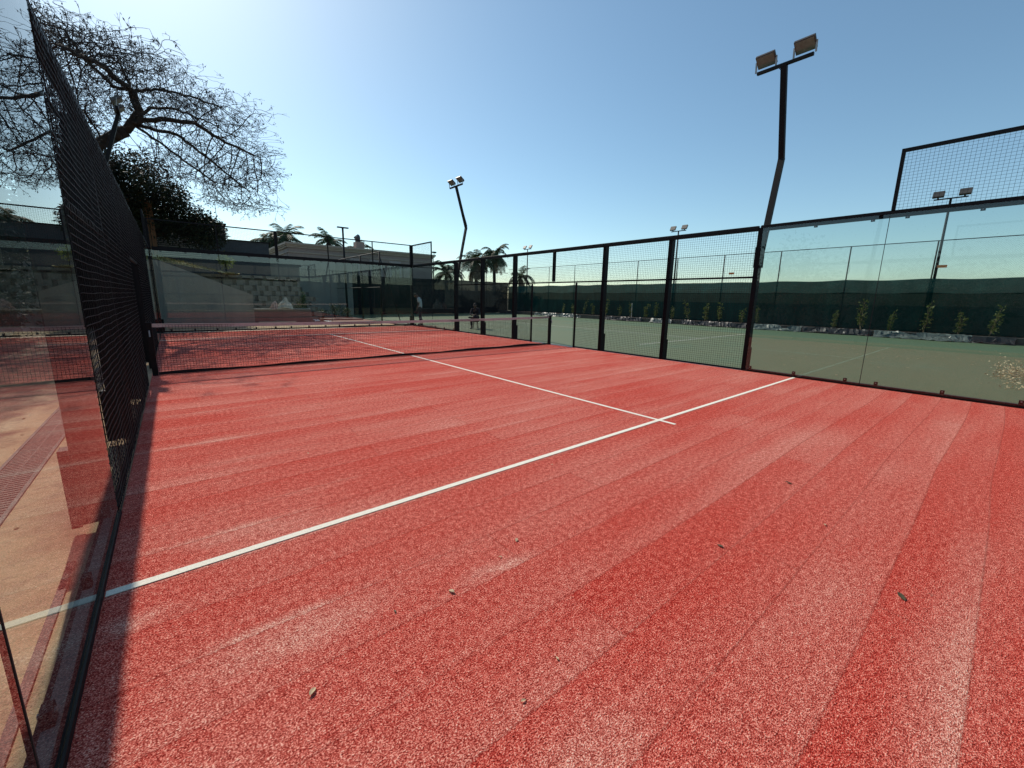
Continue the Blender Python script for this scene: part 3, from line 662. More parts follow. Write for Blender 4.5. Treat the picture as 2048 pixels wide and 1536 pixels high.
# ---- fallen leaves ----
def curled_leaf(mat, seed, L=.06):
    rs = random.Random(seed); m = MB(); n = 6; idx = {}
    for i in range(n+1):
        f = i/n; wdt = L*.26*max(0,math.sin(math.pi*min(1,f*.95+.03)))**.7
        for j,s in enumerate((-1,0,1)):
            idx[i,j] = len(m.v); m.v.append((L*(f-.5), s*wdt, .004+abs(s)*wdt*.3+L*.08*math.sin(f*3.1+seed)+ .002*rs.random()))
    for i in range(n):
        for j in range(2): m.f.append((idx[i,j],idx[i+1,j],idx[i+1,j+1],idx[i,j+1]))
    m.tube([(-L*.5,0,.005),(-L*.75,.004,.008)], .0012, 3)
    return m.build('fallen_leaf', mat, fix=False)
ll = [((.67,1.85),.060,0,'pale dry leaf on the turf nearest the left wall'),((1.36,1.99),.060,0,'curled dry leaf in the middle of the near turf'),((3.15,.54),.085,1,'largest dark curled leaf at the right on the near turf'),
 ((1.73,2.06),.035,0,'small dry leaf just above the turf centre'),((1.91,2.13),.05,0,'narrow dry leaf below the middle of the white cross line'),((1.5,1.38),.03,0,'tiny dry speck low in the middle of the turf'),((1.27,1.33),.035,0,'dry leaf scrap at the bottom centre of the turf'),((4.23,1.37),.08,1,'brown leaf on the turf in the middle of the right half'),((2.86,1.32),.06,1,'brown leaf between the turf centre and the largest dark leaf'),((2.92,2.83),.04,0,'dry leaf just under the white cross line right of centre'),((3.68,.99),.045,0,'pale leaf above the largest dark leaf'),((1.26,4.41),.04,0,'lone dry leaf beyond the white cross line at the left'),((1.08,2.04),.03,1,'tiny brown leaf left of the curled one'),((3.3,.45),.02,1,'tiny dark crumb beside the largest dark leaf')]
lp = [curled_leaf(DRYLEAF,1), curled_leaf(DARKLEAF,2)]; lu = [False,False]
for (x,y),s,k,lb in ll:
    o = lp[k] if not lu[k] else lp[k].copy()
    if lu[k]: C.objects.link(o)
    lu[k] = True; o.location = (x,y,.003); o.scale = (s/.06*.62,)*3; o.rotation_euler = (0,0,random.uniform(0,6.28))
    tag(o, lb or 'one of the small dry leaves scattered on the red turf', 'leaf', 'dry leaves on the red turf')
gp = curled_leaf(DRYLEAF,3); first = True
for i in range(95):
    if i < 55: x = 16+random.expovariate(.25); y = random.uniform(-.5,3.5)-.15*(x-16)*0+random.gauss(0,.6)
    else: x = random.uniform(10.8,25); y = random.uniform(.5,10)
    if x > 26: x = random.uniform(12,26)
    o = gp if first else gp.copy()
    if not first: C.objects.link(o)
    first = False; s = random.uniform(.7,1.5); o.location = (x,y,-.037); o.scale = (s,)*3; o.rotation_euler = (0,0,random.uniform(0,6.28))
    tag(o, 'one of the loose dry leaves scattered over the green tennis court', 'leaf', 'dry leaves on the green court')
m = MB()
for i in range(560):
    x = 15.2+random.gauss(0,1.6); y = .08+random.gauss(0,.13)+.012*(x-12)+abs(random.gauss(0,.12))
    if x < 12.3 or x > 22: continue
    leaf_quad(m, Vector((x,y,-.035+abs(random.gauss(0,.02)))), Vector((random.gauss(0,1),random.gauss(0,1),random.gauss(0,.3))), random.uniform(.03,.075), .5)
tag(m.build('leaf_litter', DRYLEAF, fix=False), 'drift of yellow-brown dead leaves on the green court at the right edge', 'leaf litter', kind='stuff')
# debris outside the left wall
m = MB()
for i in range(260):
    x = random.uniform(-3,-.5); y = random.uniform(.3,9)
    leaf_quad(m, Vector((x,y,-.068)), Vector((random.gauss(0,1),random.gauss(0,1),.15)), random.uniform(.01,.04), .7)
tag(m.build('soil_debris', DRYLEAF, fix=False), 'bits of debris on the sandy ground outside the left glass', 'debris', kind='stuff')
# drain channel
t = thing('drain_channel', 'brown slotted drain channel in the sandy ground outside the left glass', 'drain', (-.75,6,0))
part(MB().box(-.90,-.875,-2,20,-.09,-.055).box(-.645,-.62,-2,20,-.09,-.055), 'channel_edge', CONC, t)
m = MB()
for k in range(420): m.box(-.872,-.648,-1+.05*k,-1+.05*k+.030,-.075,-.060)
m.box(-.765,-.755,-1,20,-.0745,-.0615); part(m, 'grate', GRATE, t, fix=False)

# ================= BACKGROUND LEFT: terrace, walls, house =================
t = thing('retaining_wall', 'grey rendered wall with a sloping top behind the far glass', 'wall', (1.8,25.6,0))
part(MB().prism([(-4.2,-.1),(3.70,-.1),(3.70,1.42),(.10,2.92),(-4.2,2.95)], 'y', 25.5, 25.75), 'wall_face', GREYW, t)
tag(MB().box(-4.2,-4.0,-6,25.49,-.1,2.6).build('garden_wall', GREYW), 'grey boundary wall outside the left side of the court', 'wall')
for k_,(y_,h_) in enumerate(((3,1.9),(7.5,2.3),(12,2.6),(16.5,2.8),(21,2.9))):
    bush('hedge_tree', (-3.6,y_,h_-.1), (1.0,2.6,h_), 3200, .20, DLEAF, ('nearest','second nearest','middle','second farthest','farthest')[k_]+' dark evergreen bush in the row outside the left mesh', cat='tree', group='dark evergreens outside the left wall', clumps=26)
# terrace and bank
tag(MB().box(-14,6.4,28.1,40,-.1,2.35).build('terrace', FARG), kind='structure')
bank = MB(); n=36; idx={}
bz = lambda x, f: max(2.50, (2.98-.05*f if x < 0 else 2.98-.17*x))+ .35*f*max(0,min(1,(3.2-x)/3.2))
for i in range(n+1):
    for j in range(9):
        x = -4+7.4*i/n; f = j/8
        idx[i,j]=len(bank.v); bank.v.append((x,25.76+f*2.5 if x < .3 else 26.9+f*1.4,bz(x,f)+random.gauss(0,.03)*(0<j<8)))
for i in range(n):
    for j in range(8): bank.f.append((idx[i,j],idx[i+1,j],idx[i+1,j+1],idx[i,j+1]))
tag(bank.build('grass_bank', GRASSY, fix=False), kind='structure')
m = MB()
for k in range(2600):
    x = random.uniform(-3,3.2); f = random.random()
    p = Vector((x,25.8+f*2.4 if x < .3 else 26.9+f*1.4,bz(x,f)-.03))
    leaf_quad(m, p, Vector((random.gauss(0,.4),random.gauss(0,.4),1)), random.uniform(.06,.18), .12)
tag(m.build('bank_grass', leaf_material('dry_grass_blade',(.16,.13,.04),(.34,.29,.10),.3), fix=False), 'dry yellow grass on the bank above the retaining wall', 'grass', kind='stuff')
# stepped retaining blocks with planting pockets
t = thing('block_wall', 'stepped wall of grey retaining blocks with dark planting pockets', 'wall', (4,27,0))
m = MB(); pk = MB(); rows = 9; rh = .285
for r_ in range(rows):
    yb = 26.5+r_*.20; z0 = -.05+r_*rh; off = (r_%2)*.30
    x = .6-off
    while x < 7.1-.12*r_:
        m.box(x,x+.42,yb,yb+.5,z0,z0+rh-.012)
        pk.box(x+.42,x+.60,yb+.09,yb+.5,z0,z0+rh-.03)
        x += .60
part(m, 'blocks', BLOCK, t); part(pk, 'pocket_soil', simple('pocket_soil',(.10,.10,.085),var=.3,scale=8), t)
# dark building on the terrace
t = thing('dark_building', 'charcoal flat-roofed building on the terrace below the big tree', 'building', (0,32,2.3))
part(MB().box(-8,3.45,32,38,2.35,5.60), 'high_wall', DARKW, t); part(MB().box(3.451,5.72,32.02,38,2.35,4.72), 'low_wall', DARKW, t)
part(MB().box(-8.1,3.52,31.93,38.1,5.601,5.68), 'roof_edge', STEEL, t); part(MB().box(3.53,5.8,31.95,38,4.721,4.78), 'roof_edge', STEEL, t)
m = MB()
for k in range(16): m.box(-1.2,2.1,31.955,31.995,3.55+k*.105,3.60+k*.105)
part(m, 'louvre_panel', GREYW, t)
part(MB().tube([(3.1,32.2,5.68),(3.08,32.2,7.0)],.015,5), 'aerial', GREYW, t)
tag(MB().prism([(5.95,-.05),(11.5,-.05),(11.5,4.08),(5.95,4.0)], 'y', 33.5, 33.8).build('yard_wall', GREYW), 'tall grey yard wall in front of the cream house', 'wall')
tag(MB().box(5.9,11.55,33.42,33.86,4.085,4.15).build('wall_coping', TRIM), 'pale coping strip along the top of the grey yard wall', 'coping')
# cream house
t = thing('house', 'cream flat-roofed house with moulded cornice beyond the court', 'house', (13.8,36,0))
hw = part(MB().box(7.70,19.90,36,50,-.05,5.0), 'wall', CREAM, t)
part(MB().box(7.60,20.0,35.9,50.1,5.001,5.12).box(7.52,20.08,35.82,50.1,5.121,5.22).box(7.45,20.15,35.72,50.1,5.221,5.36), 'cornice', TRIM, t)
part(MB().box(7.64,19.96,35.94,50,4.62,4.70), 'string_course', TRIM, t)
for x0,x1 in ((13.95,14.88),(15.73,16.6),(12.3,12.9)):
    w = part(MB().box(x0-.1,x1+.1,35.93,35.995,2.76,4.52).box(x0,x1,35.90,35.93,2.86,4.42), 'window', WINFR, t)
    part(MB().box(x0+.06,(x0+x1)/2-.03,35.88,35.899,2.93,4.35).box((x0+x1)/2+.03,x1-.06,35.88,35.899,2.93,4.35), 'pane', WINGL, w)
for x0,x1 in ((12.2,13.0),(14.3,15.3),(16.8,17.6)):
    part(MB().box(x0,x1,35.95,35.995,0,2.1), 'door', WINGL, t)
c = part(MB().box(13.0,13.7,36.5,37.2,5.36,5.95), 'chimney', CREAM, t); part(MB().tube([(13.25,36.8,5.95),(13.25,36.8,6.2),(13.2,36.8,6.32),(13.35,36.8,6.55)], [.20,.22,.28,.1], 8), 'chimney_pot', DARKW, c)
part(MB().tube([(19.99,36.0,0),(19.99,36.0,5.0)], .05, 8), 'downpipe', TRIM, t)
part(MB().tube([(20.1,36.0,5.36),(20.1,36.0,5.55)],.03,6).box(19.95,20.3,35.9,36.1,5.55,5.68), 'roof_lamp', STEEL, t)
# planter with bags
t = thing('planter', 'low plastered planter wall with a bright top edge beside the far glass', 'planter', (5,26.2,0))
part(MB().box(3.75,6.55,25.9,26.05,-.05,.66).box(3.75,6.55,26.30,26.45,-.05,.66).box(3.72,3.86,26.051,26.299,-.05,.66).box(6.45,6.55,26.051,26.299,-.05,.66), 'planter_wall', simple('brown_plaster',(.16,.125,.115),var=.15,scale=2), t)
part(MB().box(3.70,5.6,25.87,26.08,.661,.70).box(3.7,6.6,26.28,26.48,.661,.70), 'capping', PALE_CONC, t)
part(MB().box(3.87,6.44,26.051,26.299,.0,.58), 'planter_soil', BEDSOIL, t)
def bag(x, y, z, w, h, mat, label, seed):
    rs = random.Random(seed); m = MB(); k = 10; prev = None; rings = []
    for j in range(7):
        f = j/6; rr = w*(1-f**1.3)*.5+.02
        ring = []
        for i in range(k):
            a = 2*math.pi*i/k; q = rr*(1+rs.gauss(0,.12)); ring.append(len(m.v)); m.v.append((x+math.cos(a)*q+ .12*f*w, y+math.sin(a)*q*.55, z+f*h+rs.gauss(0,.02)))
        rings.append(ring)
    for j in range(6):
        for i in range(k): m.f.append((rings[j][i],rings[j][(i+1)%k],rings[j+1][(i+1)%k],rings[j+1][i]))
    m.f.append(tuple(rings[6])); m.f.append(tuple(rings[0][::-1])); return tag(m.build('garden_bag', mat, fix=False), label, 'bag', 'bags on the planter')
bag(5.2, 26.0, .70, .75, .62, BAG, 'larger pale woven bag standing on the planter wall', 1)
bag(4.72, 25.98, .70, .48, .42, PINKBAG, 'smaller pinkish printed bag standing on the planter wall', 2)
tag(MB().box(3.85,5.6,25.3,25.55,-.05,.03).build('timber_plank', PLANK, bevel=.005), 'pale plank lying at the foot of the planter', 'plank')
m = MB(); idx = {}
for i in range(13):
    for j in range(7): idx[i,j]=len(m.v); m.v.append((6.6+i*.08+random.gauss(0,.02),25.4+j*.07,-.04+.14*math.exp(-i*.18)*abs(math.sin(j*.9+i*.3))+abs(random.gauss(0,.02))))
for i in range(12):
    for j in range(6): m.f.append((idx[i,j],idx[i+1,j],idx[i+1,j+1],idx[i,j+1]))
tag(m.build('white_cloth', CLOTH, fix=False), 'crumpled white cloth lying by the corner of the planter', 'cloth')
bush('shrub', (6.3,27.0,1.0), (.30,.3,.75), 420, .10, YLEAF, 'tall spindly leafy shrub rising behind the planter corner')
bush('shrub', (6.05,26.38,.80), (.45,.12,.18), 260, .07, YLEAF, 'low green planting along the top of the planter')
for x,y,h,lb in ((7.6,27.6,.35,'dark low shrub right of the planter'),(8.5,28.2,.50,'curly-branched shrub in the garden bed'),(9.4,28.6,.32,'round clipped shrub at the right end of the bed')):
    bush('shrub', (x,y,h+.05), (.42,.3,h), 420, .09, PLEAF, lb, group='shrubs in the bed by the paving')
tag(MB().box(7.0,9.9,27.0,29.4,-.05,.02).build('garden_bed', simple('bark_mulch',(.07,.028,.02),var=.4,scale=10,bump=.8)), kind='structure')
bush('small_tree', (3.05,28.7,3.25), (.42,.4,.5), 700, .10, leaf_material('bright_leaf',(.10,.15,.02),(.26,.30,.06),.5), 'small bright yellow-green tree above the block wall', cat='tree')
# timber frame beyond the far left corner
t = thing('pergola', 'brown timber post and beam on the terrace behind the far left corner', 'pergola', (.1,27.8,2.3))
part(MB().box(-.20,-.03,27.75,27.9,2.35,5.66).box(.0,.17,27.75,27.9,2.35,5.66), 'frame_post', WOOD, t)
part(MB().box(-2.6,.20,27.74,27.91,5.661,5.79), 'frame_beam', WOOD, t); part(MB().box(-2.6,-2.45,27.75,27.9,2.35,5.66), 'frame_post', WOOD, t)
tag(MB().box(-4,.4,27.6,28.099,-.1,2.98).build('terrace_edge', GREYW), kind='structure')

# building behind the camera (its sunny face is what the far glass reflects)
t = thing('clubhouse', 'pale rendered clubhouse behind the camera', 'building', (-4,-8,0))
part(MB().box(-22,11,-14,-8,-.1,4.3), 'wall', CLUB, t); part(MB().box(-22.2,11.2,-14,-7.85,4.301,4.45), 'roof_edge', STEEL, t)
m = MB()
for x in range(-20,11,3): m.box(x-.04,x+.04,-7.995,-7.96,0,4.29)
m.box(-22,11,-7.994,-7.955,2.90,2.98).box(-22,11,-7.994,-7.955,1.35,1.40); part(m, 'panel_joints', DARKW, t)
part(MB().box(8.0,10.6,-7.95,-7.80,2.90,3.0), 'white_bar', CLOTH, t)  # white bar in place of a strip light, added for its reflection
for x,h in ((-1,1.1),(3.2,1.3),(6.5,1.0)):
    bush('hedge_shrub', (x,-6.6,h*.55), (.7,.5,h*.6), 500, .12, DLEAF, ('leftmost','middle','rightmost')[int(x>0)+int(x>5)]+' dark shrub by the clubhouse behind the camera', group='shrubs by the clubhouse')

# ================= PALMS =================
def palm(x, y, h, cr, base, label, n=20, dry=6, group='palms beyond the courts', seed=1, trunk_r=.17):
    rs = random.Random(seed); t = thing('palm_tree', label, 'palm tree', (x,y,base), group)
    tr = MB(); pts = [(x+.05*math.sin(k*.8),y,base+(h-base)*k/8) for k in range(9)]
    tr.tube(pts, [trunk_r*(1.25-.3*k/8) for k in range(9)], 9); part(tr, 'trunk', BARK, t, smooth=True)
    def frond(m, az, el, L, droop):
        d = Vector((math.cos(az)*math.cos(el),math.sin(az)*math.cos(el),math.sin(el))); p = Vector((x,y,h)); pts = [p.copy()]
        K = 12
        for k in range(K):
            d = (d+Vector((0,0,-droop*(.4+k/K)))).normalized(); p = p+d*L/K; pts.append(p.copy())
        m.tube(pts, [.022-.0015*k for k in range(K+1)], 4, False)
        for k in range(1,K+1):
            for q in range(3):
                f = k-1+q/3; i = min(K-1,int(f)); b = pts[i].lerp(pts[i+1],f-i); dd = (pts[i+1]-pts[i]).normalized()
                s = dd.cross(Vector((0,0,1))); s = s.normalized() if s.length > .01 else Vector((1,0,0))
                ll = L*.30*math.sin(math.pi*min(.97,.12+f/K*.85))
                for sg in (-1,1):
                    e = b+(s*sg*.8+dd*.55+Vector((0,0,-.35-.3*rs.random())))*ll*rs.uniform(.8,1.1)
                    w = dd*.028; mid=b.lerp(e,.5)+Vector((0,0,.05*ll))
                    a = len(m.v); m.v += [tuple(b-w),tuple(b+w),tuple(mid+w),tuple(e),tuple(mid-w)]; m.f += [(a,a+1,a+2,a+4),(a+4,a+2,a+3)]
    m = MB()
    for k in range(n): frond(m, k*2.399+rs.uniform(-.2,.2), rs.uniform(-.1,1.25), cr*rs.uniform(.75,1.2), rs.uniform(.15,.30))
    part(m, 'crown', PLEAF, t, fix=False)
    if dry:
        m = MB()
        for k in range(dry): frond(m, k*2.1+rs.uniform(-.3,.3), rs.uniform(-1.2,-.5), cr*rs.uniform(.7,1.0), .22)
        part(m, 'dry_fronds', DRYFROND, t, fix=False)
    return t
palm(27.7, 40, 5.5, 2.6, -.1, 'broad palm with hanging straw-coloured dead fronds, left of the pair', n=26, dry=18, seed=3)
palm(30.3, 40, 6.4, 2.5, -.1, 'taller palm with a slender trunk, right of the pair', n=26, dry=5, seed=4)
palm(23.2, 39, 4.0, 2.2, -.1, 'low palm between the cream house and the bent mast', n=20, dry=0, seed=5)
palm(9.3, 45, 6.6, 2.2, -.1, 'bushy palm crown behind the left corner of the cream house roof', n=24, dry=8, seed=6)
palm(8.2, 47, 6.4, 2.0, -.1, 'palm crown furthest left behind the house roof', n=20, dry=2, seed=10)
palm(13.0, 44, 6.6, 1.9, -.1, 'palm with arching fronds above the middle of the house roof', n=16, dry=2, seed=7)
palm(16.2, 45, 6.1, 2.0, -.1, 'palm behind the chimney of the cream house', n=16, dry=0, seed=8)
palm(32.6, 38, 4.0, 2.2, -.1, 'short palm with hanging fronds behind the far end of the tennis fence', n=14, dry=3, seed=9)
for i,(x,y,r_,h,lb) in enumerate(((24.5,38,2.2,1.5,'dark shrub below the low palm'),(28.5,37,2.4,1.6,'dark shrub below the pair of palms'),(32.5,36.5,2.4,1.3,'dark shrub behind the far corner of the tennis fence'))):
    bush('dark_shrub', (x,y,h), (r_,1.2,h), 1500, .22, DLEAF, lb, group='dark shrubs beyond the tennis court')
tag(MB().box(10.4,27.8,36.3,36.5,-.1,2.2).build('boundary_wall', DARKW), 'dark boundary wall beyond the far tennis fence', 'wall')

# ================= DENSE DARK TREE =================
t = thing('evergreen_tree', 'dense almost black evergreen tree in front of the bare tree trunk', 'tree', (.3,29,2.3))
cl = []
for _ in range(70):
    u = random.uniform(-2.8,2.45); top = 9.0-max(0,(u+1.0))*1.05; z = random.uniform(4.5, max(4.9,top-.5)); cl.append((Vector((u,28.8+random.gauss(0,.9),z)), random.uniform(.5,.95)))
m = MB()
for i in range(46000):
    cc, q = random.choice(cl); d = rv(); p = cc+d*q*random.random()**.45*1.1
    leaf_quad(m, p, d+Vector((0,0,-.4))+rv()*.7, random.uniform(.09,.19), .42)
part(m, 'foliage', DLEAF, t, fix=False)
m = MB().tube([(.0,29,2.3),(-.1,29,4),(-.3,29,5.5)],[.25,.22,.15],8)
for k in range(14): e = cl[k*3][0]; m.tube([(-.1,29,4.2),Vector((-.1,29,5)).lerp(e,.6),e],[.1,.06,.02],5)
part(m, 'trunk', BARK, t, fix=False)

# ================= BIG BARE SPREADING TREE =================
cpos = Vector((0.4159, 0.4022, 1.4704))
def at(u, v, Y):
    d = cf + cr*((u-1024+3.32)/815.02) - cu*((v-768+13.28)/815.02); return cpos + d*((Y-cpos.y)/d.y)
t = thing('bare_tree', 'huge bare umbrella-shaped tree spreading fine twigs against the sky', 'tree', (-1.6,24.5,0))
nodes = []; par = []
def chainN(pts, start):
    p = start
    for a in pts:
        b = nodes[p]; d = (a-b); k = max(1,int(d.length/.24))
        for i in range(1,k+1):
            q = b.lerp(a,i/k) + (rv()*.035 if i < k else Vector((0,0,0))); nodes.append(q); par.append(p); p = len(nodes)-1
    return p
nodes.append(Vector((-2.3,25.0,0))); par.append(-1)
b1 = chainN([Vector((-2.2,25,3.5)), at(120,330,24.8), at(205,285,24.5), at(252,262,24.2)], 0)
b2 = chainN([at(280,225,24), at(268,198,24), at(265,182,24)], b1)
for L_ in ([at(200,130,22), at(140,100,20), at(95,80,18)], [at(310,178,24.8), at(380,192,25.5), at(440,215,26.5)], [at(225,172,23.5), at(170,120,23), at(130,60,22)], [at(250,150,25), at(230,110,26)]):
    chainN(L_, b2)
b3 = chainN([at(262,245,24.1)], b1)
for L_ in ([at(320,238,23), at(390,246,22.2), at(450,285,21.5), at(520,315,21)], [at(300,256,24), at(355,270,25), at(400,305,26), at(450,345,26.5), at(500,385,27)], [at(300,216,24.5), at(350,218,26), at(420,245,28), at(470,275,29)], [at(330,292,25.5), at(380,330,25.5), at(430,365,25)]):
    chainN(L_, b3)
bl = chainN([at(195,262,24.5), at(170,225,24), at(150,215,23.5)], b1-4)
for L_ in ([at(60,250,23), at(-30,230,21.5), at(-140,220,20)], [at(70,180,24), at(-20,140,23), at(-120,90,22)], [at(90,300,25), at(10,310,25), at(-90,290,25)]):
    chainN(L_, b1-6)
poly = [(60,12),(150,32),(250,78),(330,118),(420,165),(470,218),(520,272),(562,305),(535,350),(556,382),(520,432),(435,412),(375,368),(310,315),(262,290),(215,275),(150,330),(60,365),(-60,360),(-190,300),(-220,140),(-120,20)]
def inside(u,v):
    c = False; n = len(poly)
    for i in range(n):
        x0,y0 = poly[i]; x1,y1 = poly[(i+1)%n]
        if (y0>v)!=(y1>v) and u < (x1-x0)*(v-y0)/(y1-y0)+x0: c = not c
    return c
A = []
nl = 0
while nl < 235:
    u = random.uniform(-220,560); v = random.uniform(14,430)
    if not inside(u,v) or (195 < u < 285 and 225 < v < 300): continue
    if u < 0 and random.random() < .5: continue
    nl += 1
    Y = 24.3 + random.gauss(0,2.0) + (-2.2 if v < 120 else 0); c0 = at(u,v,max(19,min(30,Y)))
    rx = random.uniform(.6,1.15); tilt = random.gauss(0,.08); drop = random.uniform(.03,.10); rad_ = c0-Vector((-.3,24.3,c0.z)); rad_ = rad_.normalized() if rad_.length > .3 else Vector((1,0,0)); per_ = Vector((-rad_.y,rad_.x,0))
    for _ in range(95):
        a_ = random.uniform(0,6.283); r_ = rx*random.random()**.5; x_ = math.cos(a_)*r_*1.9; y_ = math.sin(a_)*r_*.95
        q_ = c0+rad_*x_+per_*y_+Vector((0,0, x_*(tilt-.06) - drop*r_*r_ + random.gauss(0,.05)))
        if (q_-at(560,345,q_.y)).x > random.gauss(0,.25) or q_.z < 5.3+.35*random.random(): continue
        A.append(q_)
A = np.array([tuple(p) for p in A])
NP = np.array([tuple(p) for p in nodes]); nodes_l = [tuple(p) for p in nodes]
def nearest(A, P, off):
    best = np.full(len(A), 1e9); bi = np.zeros(len(A), int)
    for s in range(0, len(P), 400):
        d = ((A[:,None,:]-P[None,s:s+400,:])**2).sum(2); j = d.argmin(1); dm = d[np.arange(len(A)),j]
        k = dm < best; best[k] = dm[k]; bi[k] = j[k]+s+off
    return best, bi
kids = {}
best, bi = nearest(A, NP, 0); STEP = .17; alive = np.ones(len(A), bool)
for it in range(130):
    act = alive & (best < 5.0**2)
    if act.sum() < 30: break
    ids = np.unique(bi[act]); allP = np.array(nodes_l); new = []
    dirs = A[act]-allP[bi[act]]; dirs /= np.linalg.norm(dirs,axis=1)[:,None]
    acc = {}
    for k, d in zip(bi[act], dirs):
        acc[k] = acc.get(k, 0)+d
    off = len(nodes_l)
    for k, d in acc.items():
        nrm = np.linalg.norm(d)
        if nrm < .25: continue
        d = d/nrm + np.random.normal(0,.07,3); d /= np.linalg.norm(d)
        q = allP[k]+d*STEP
        if any(((np.array(nodes_l[c])-q)**2).sum() < (STEP*.45)**2 for c in kids.get(k, ())): continue
        kids.setdefault(k, []).append(len(nodes_l)); new.append(q); nodes_l.append(tuple(q)); par.append(int(k))
    if not new: break
    nb, ni = nearest(A, np.array(new), off); k = nb < best; best[k] = nb[k]; bi[k] = ni[k]
    alive &= best > .15**2
    if len(nodes_l) > 60000: break
Nn = len(nodes_l); child = [[] for _ in range(Nn)]
for i in range(1,Nn): child[par[i]].append(i)
rad = [0.0]*Nn; EXP = 2.55
for i in range(Nn-1,-1,-1):
    rad[i] = .0062 if not child[i] else sum(rad[c]**EXP for c in child[i])**(1/EXP)
mx_ = rad[0]; sc = lambda r: min(r, .30) if r < .05 else .05+(min(r,mx_)-.05)*(.215/(mx_-.05))
big = MB(); fine = MB(); pods = MB()
done = [False]*Nn
for s in range(Nn):
    starts = [s] if s == 0 else []
    if s > 0 and (len(child[par[s]]) > 1 or par[s] == 0) : starts = [s]
    for st in starts:
        i = st; path = [Vector(nodes_l[par[i]])] if par[i] >= 0 else []; rr = [sc(rad[i])] if par[i] >= 0 else []
        while True:
            path.append(Vector(nodes_l[i])); rr.append(sc(rad[i]))
            if len(child[i]) != 1: break
            i = child[i][0]
        if len(path) > 1:
            thick = max(rr) > .03
            (big if thick else fine).tube(path, rr, 7 if thick else 3, thick)
for i in range(Nn):
    if not child[i]:
        p = Vector(nodes_l[i]); d0 = (p-Vector(nodes_l[par[i]])).normalized()
        for k in range(4):
            e = p+(d0+rv()*.42).normalized()*random.uniform(.12,.32); fine.tube([p,e], [.0055,.003], 3, False)
            if random.random() < .65: leaf_quad(pods, e, Vector((random.gauss(0,.5),random.gauss(0,.5),-1)) if random.random()<.5 else rv(), random.uniform(.05,.12), .4)
part(big, 'limbs', BARK, t, fix=False, smooth=True); part(fine, 'twigs', TWIG, t, fix=False); part(pods, 'seed_pods', POD, t, fix=False)
print('tree nodes', Nn)

# ================= PEOPLE =================
def skin(name, joints, edges, radii, mat, parent, sub=2, root=0):
    me = bpy.data.meshes.new(name); me.from_pydata([Vector(j) for j in joints], edges, []); me.update()
    o = bpy.data.objects.new(name, me); C.objects.link(o)
    md = o.modifiers.new('skin','SKIN'); sv = me.skin_vertices[0].data
    for i, r in enumerate(radii): sv[i].radius = (r, r) if not hasattr(r,'__len__') else r
    sv[root].use_root = True; md.use_smooth_shade = True
    s = o.modifiers.new('sub','SUBSURF'); s.levels = sub; s.render_levels = sub
    dg = bpy.context.evaluated_depsgraph_get(); ev = o.evaluated_get(dg); nm = bpy.data.meshes.new_from_object(ev)
    o.modifiers.clear(); o.data = nm; nm.name = name; nm.materials.clear(); nm.materials.append(mat)
    for p in nm.polygons: p.use_smooth = True
    o.parent = parent; return o
SKINM = simple('brown_skin', (.10,.055,.038), rough=.6, var=.1)
SHIRT = simple('pale_shirt', (.52,.55,.54), rough=.9, var=.06, scale=4); TROU = simple('navy_trousers', (.022,.024,.032), rough=.9, var=.2)
DARKC = simple('dark_clothes', (.018,.016,.022), rough=.9, var=.2); SHOE = simple('black_shoe', (.012,.012,.012), rough=.6)
HAIR = simple('black_hair', (.008,.007,.007), rough=.8); STOOL = simple('stool_wood', (.10,.06,.03), rough=.7)
def hand(parent, wrist, dirv, side, mat, curl=.3):
    """palm with four fingers and a thumb, starting at the wrist"""
    w = Vector(wrist); d = Vector(dirv).normalized(); a = d.cross(Vector(side)).normalized(); sd = a.cross(d).normalized()
    J = [w, w+d*.04, w+d*.09]; E = [(0,1),(1,2)]; Rr = [(.024,.016),(.034,.014),(.036,.012)]
    for i, ln_ in enumerate((.065,.078,.072,.055)):
        b = w+d*.09+a*(.028-.018*i); k = len(J); d2 = (d+sd*curl).normalized(); d3 = (d+sd*curl*2.2).normalized()
        J += [b+d*.004, b+d2*ln_*.5, b+d2*ln_*.5+d3*ln_*.5]; E += [(2,k),(k,k+1),(k+1,k+2)]; Rr += [.0095,.0088,.0075]
    b = w+d*.03+a*.032; k = len(J); J += [b, b+(d*.7+a*.7).normalized()*.035, b+(d*.85+a*.5+sd*.4).normalized()*.062]; E += [(1,k),(k,k+1),(k+1,k+2)]; Rr += [.012,.0105,.0085]
    return skin('hand', J, E, Rr, mat, parent, 1)
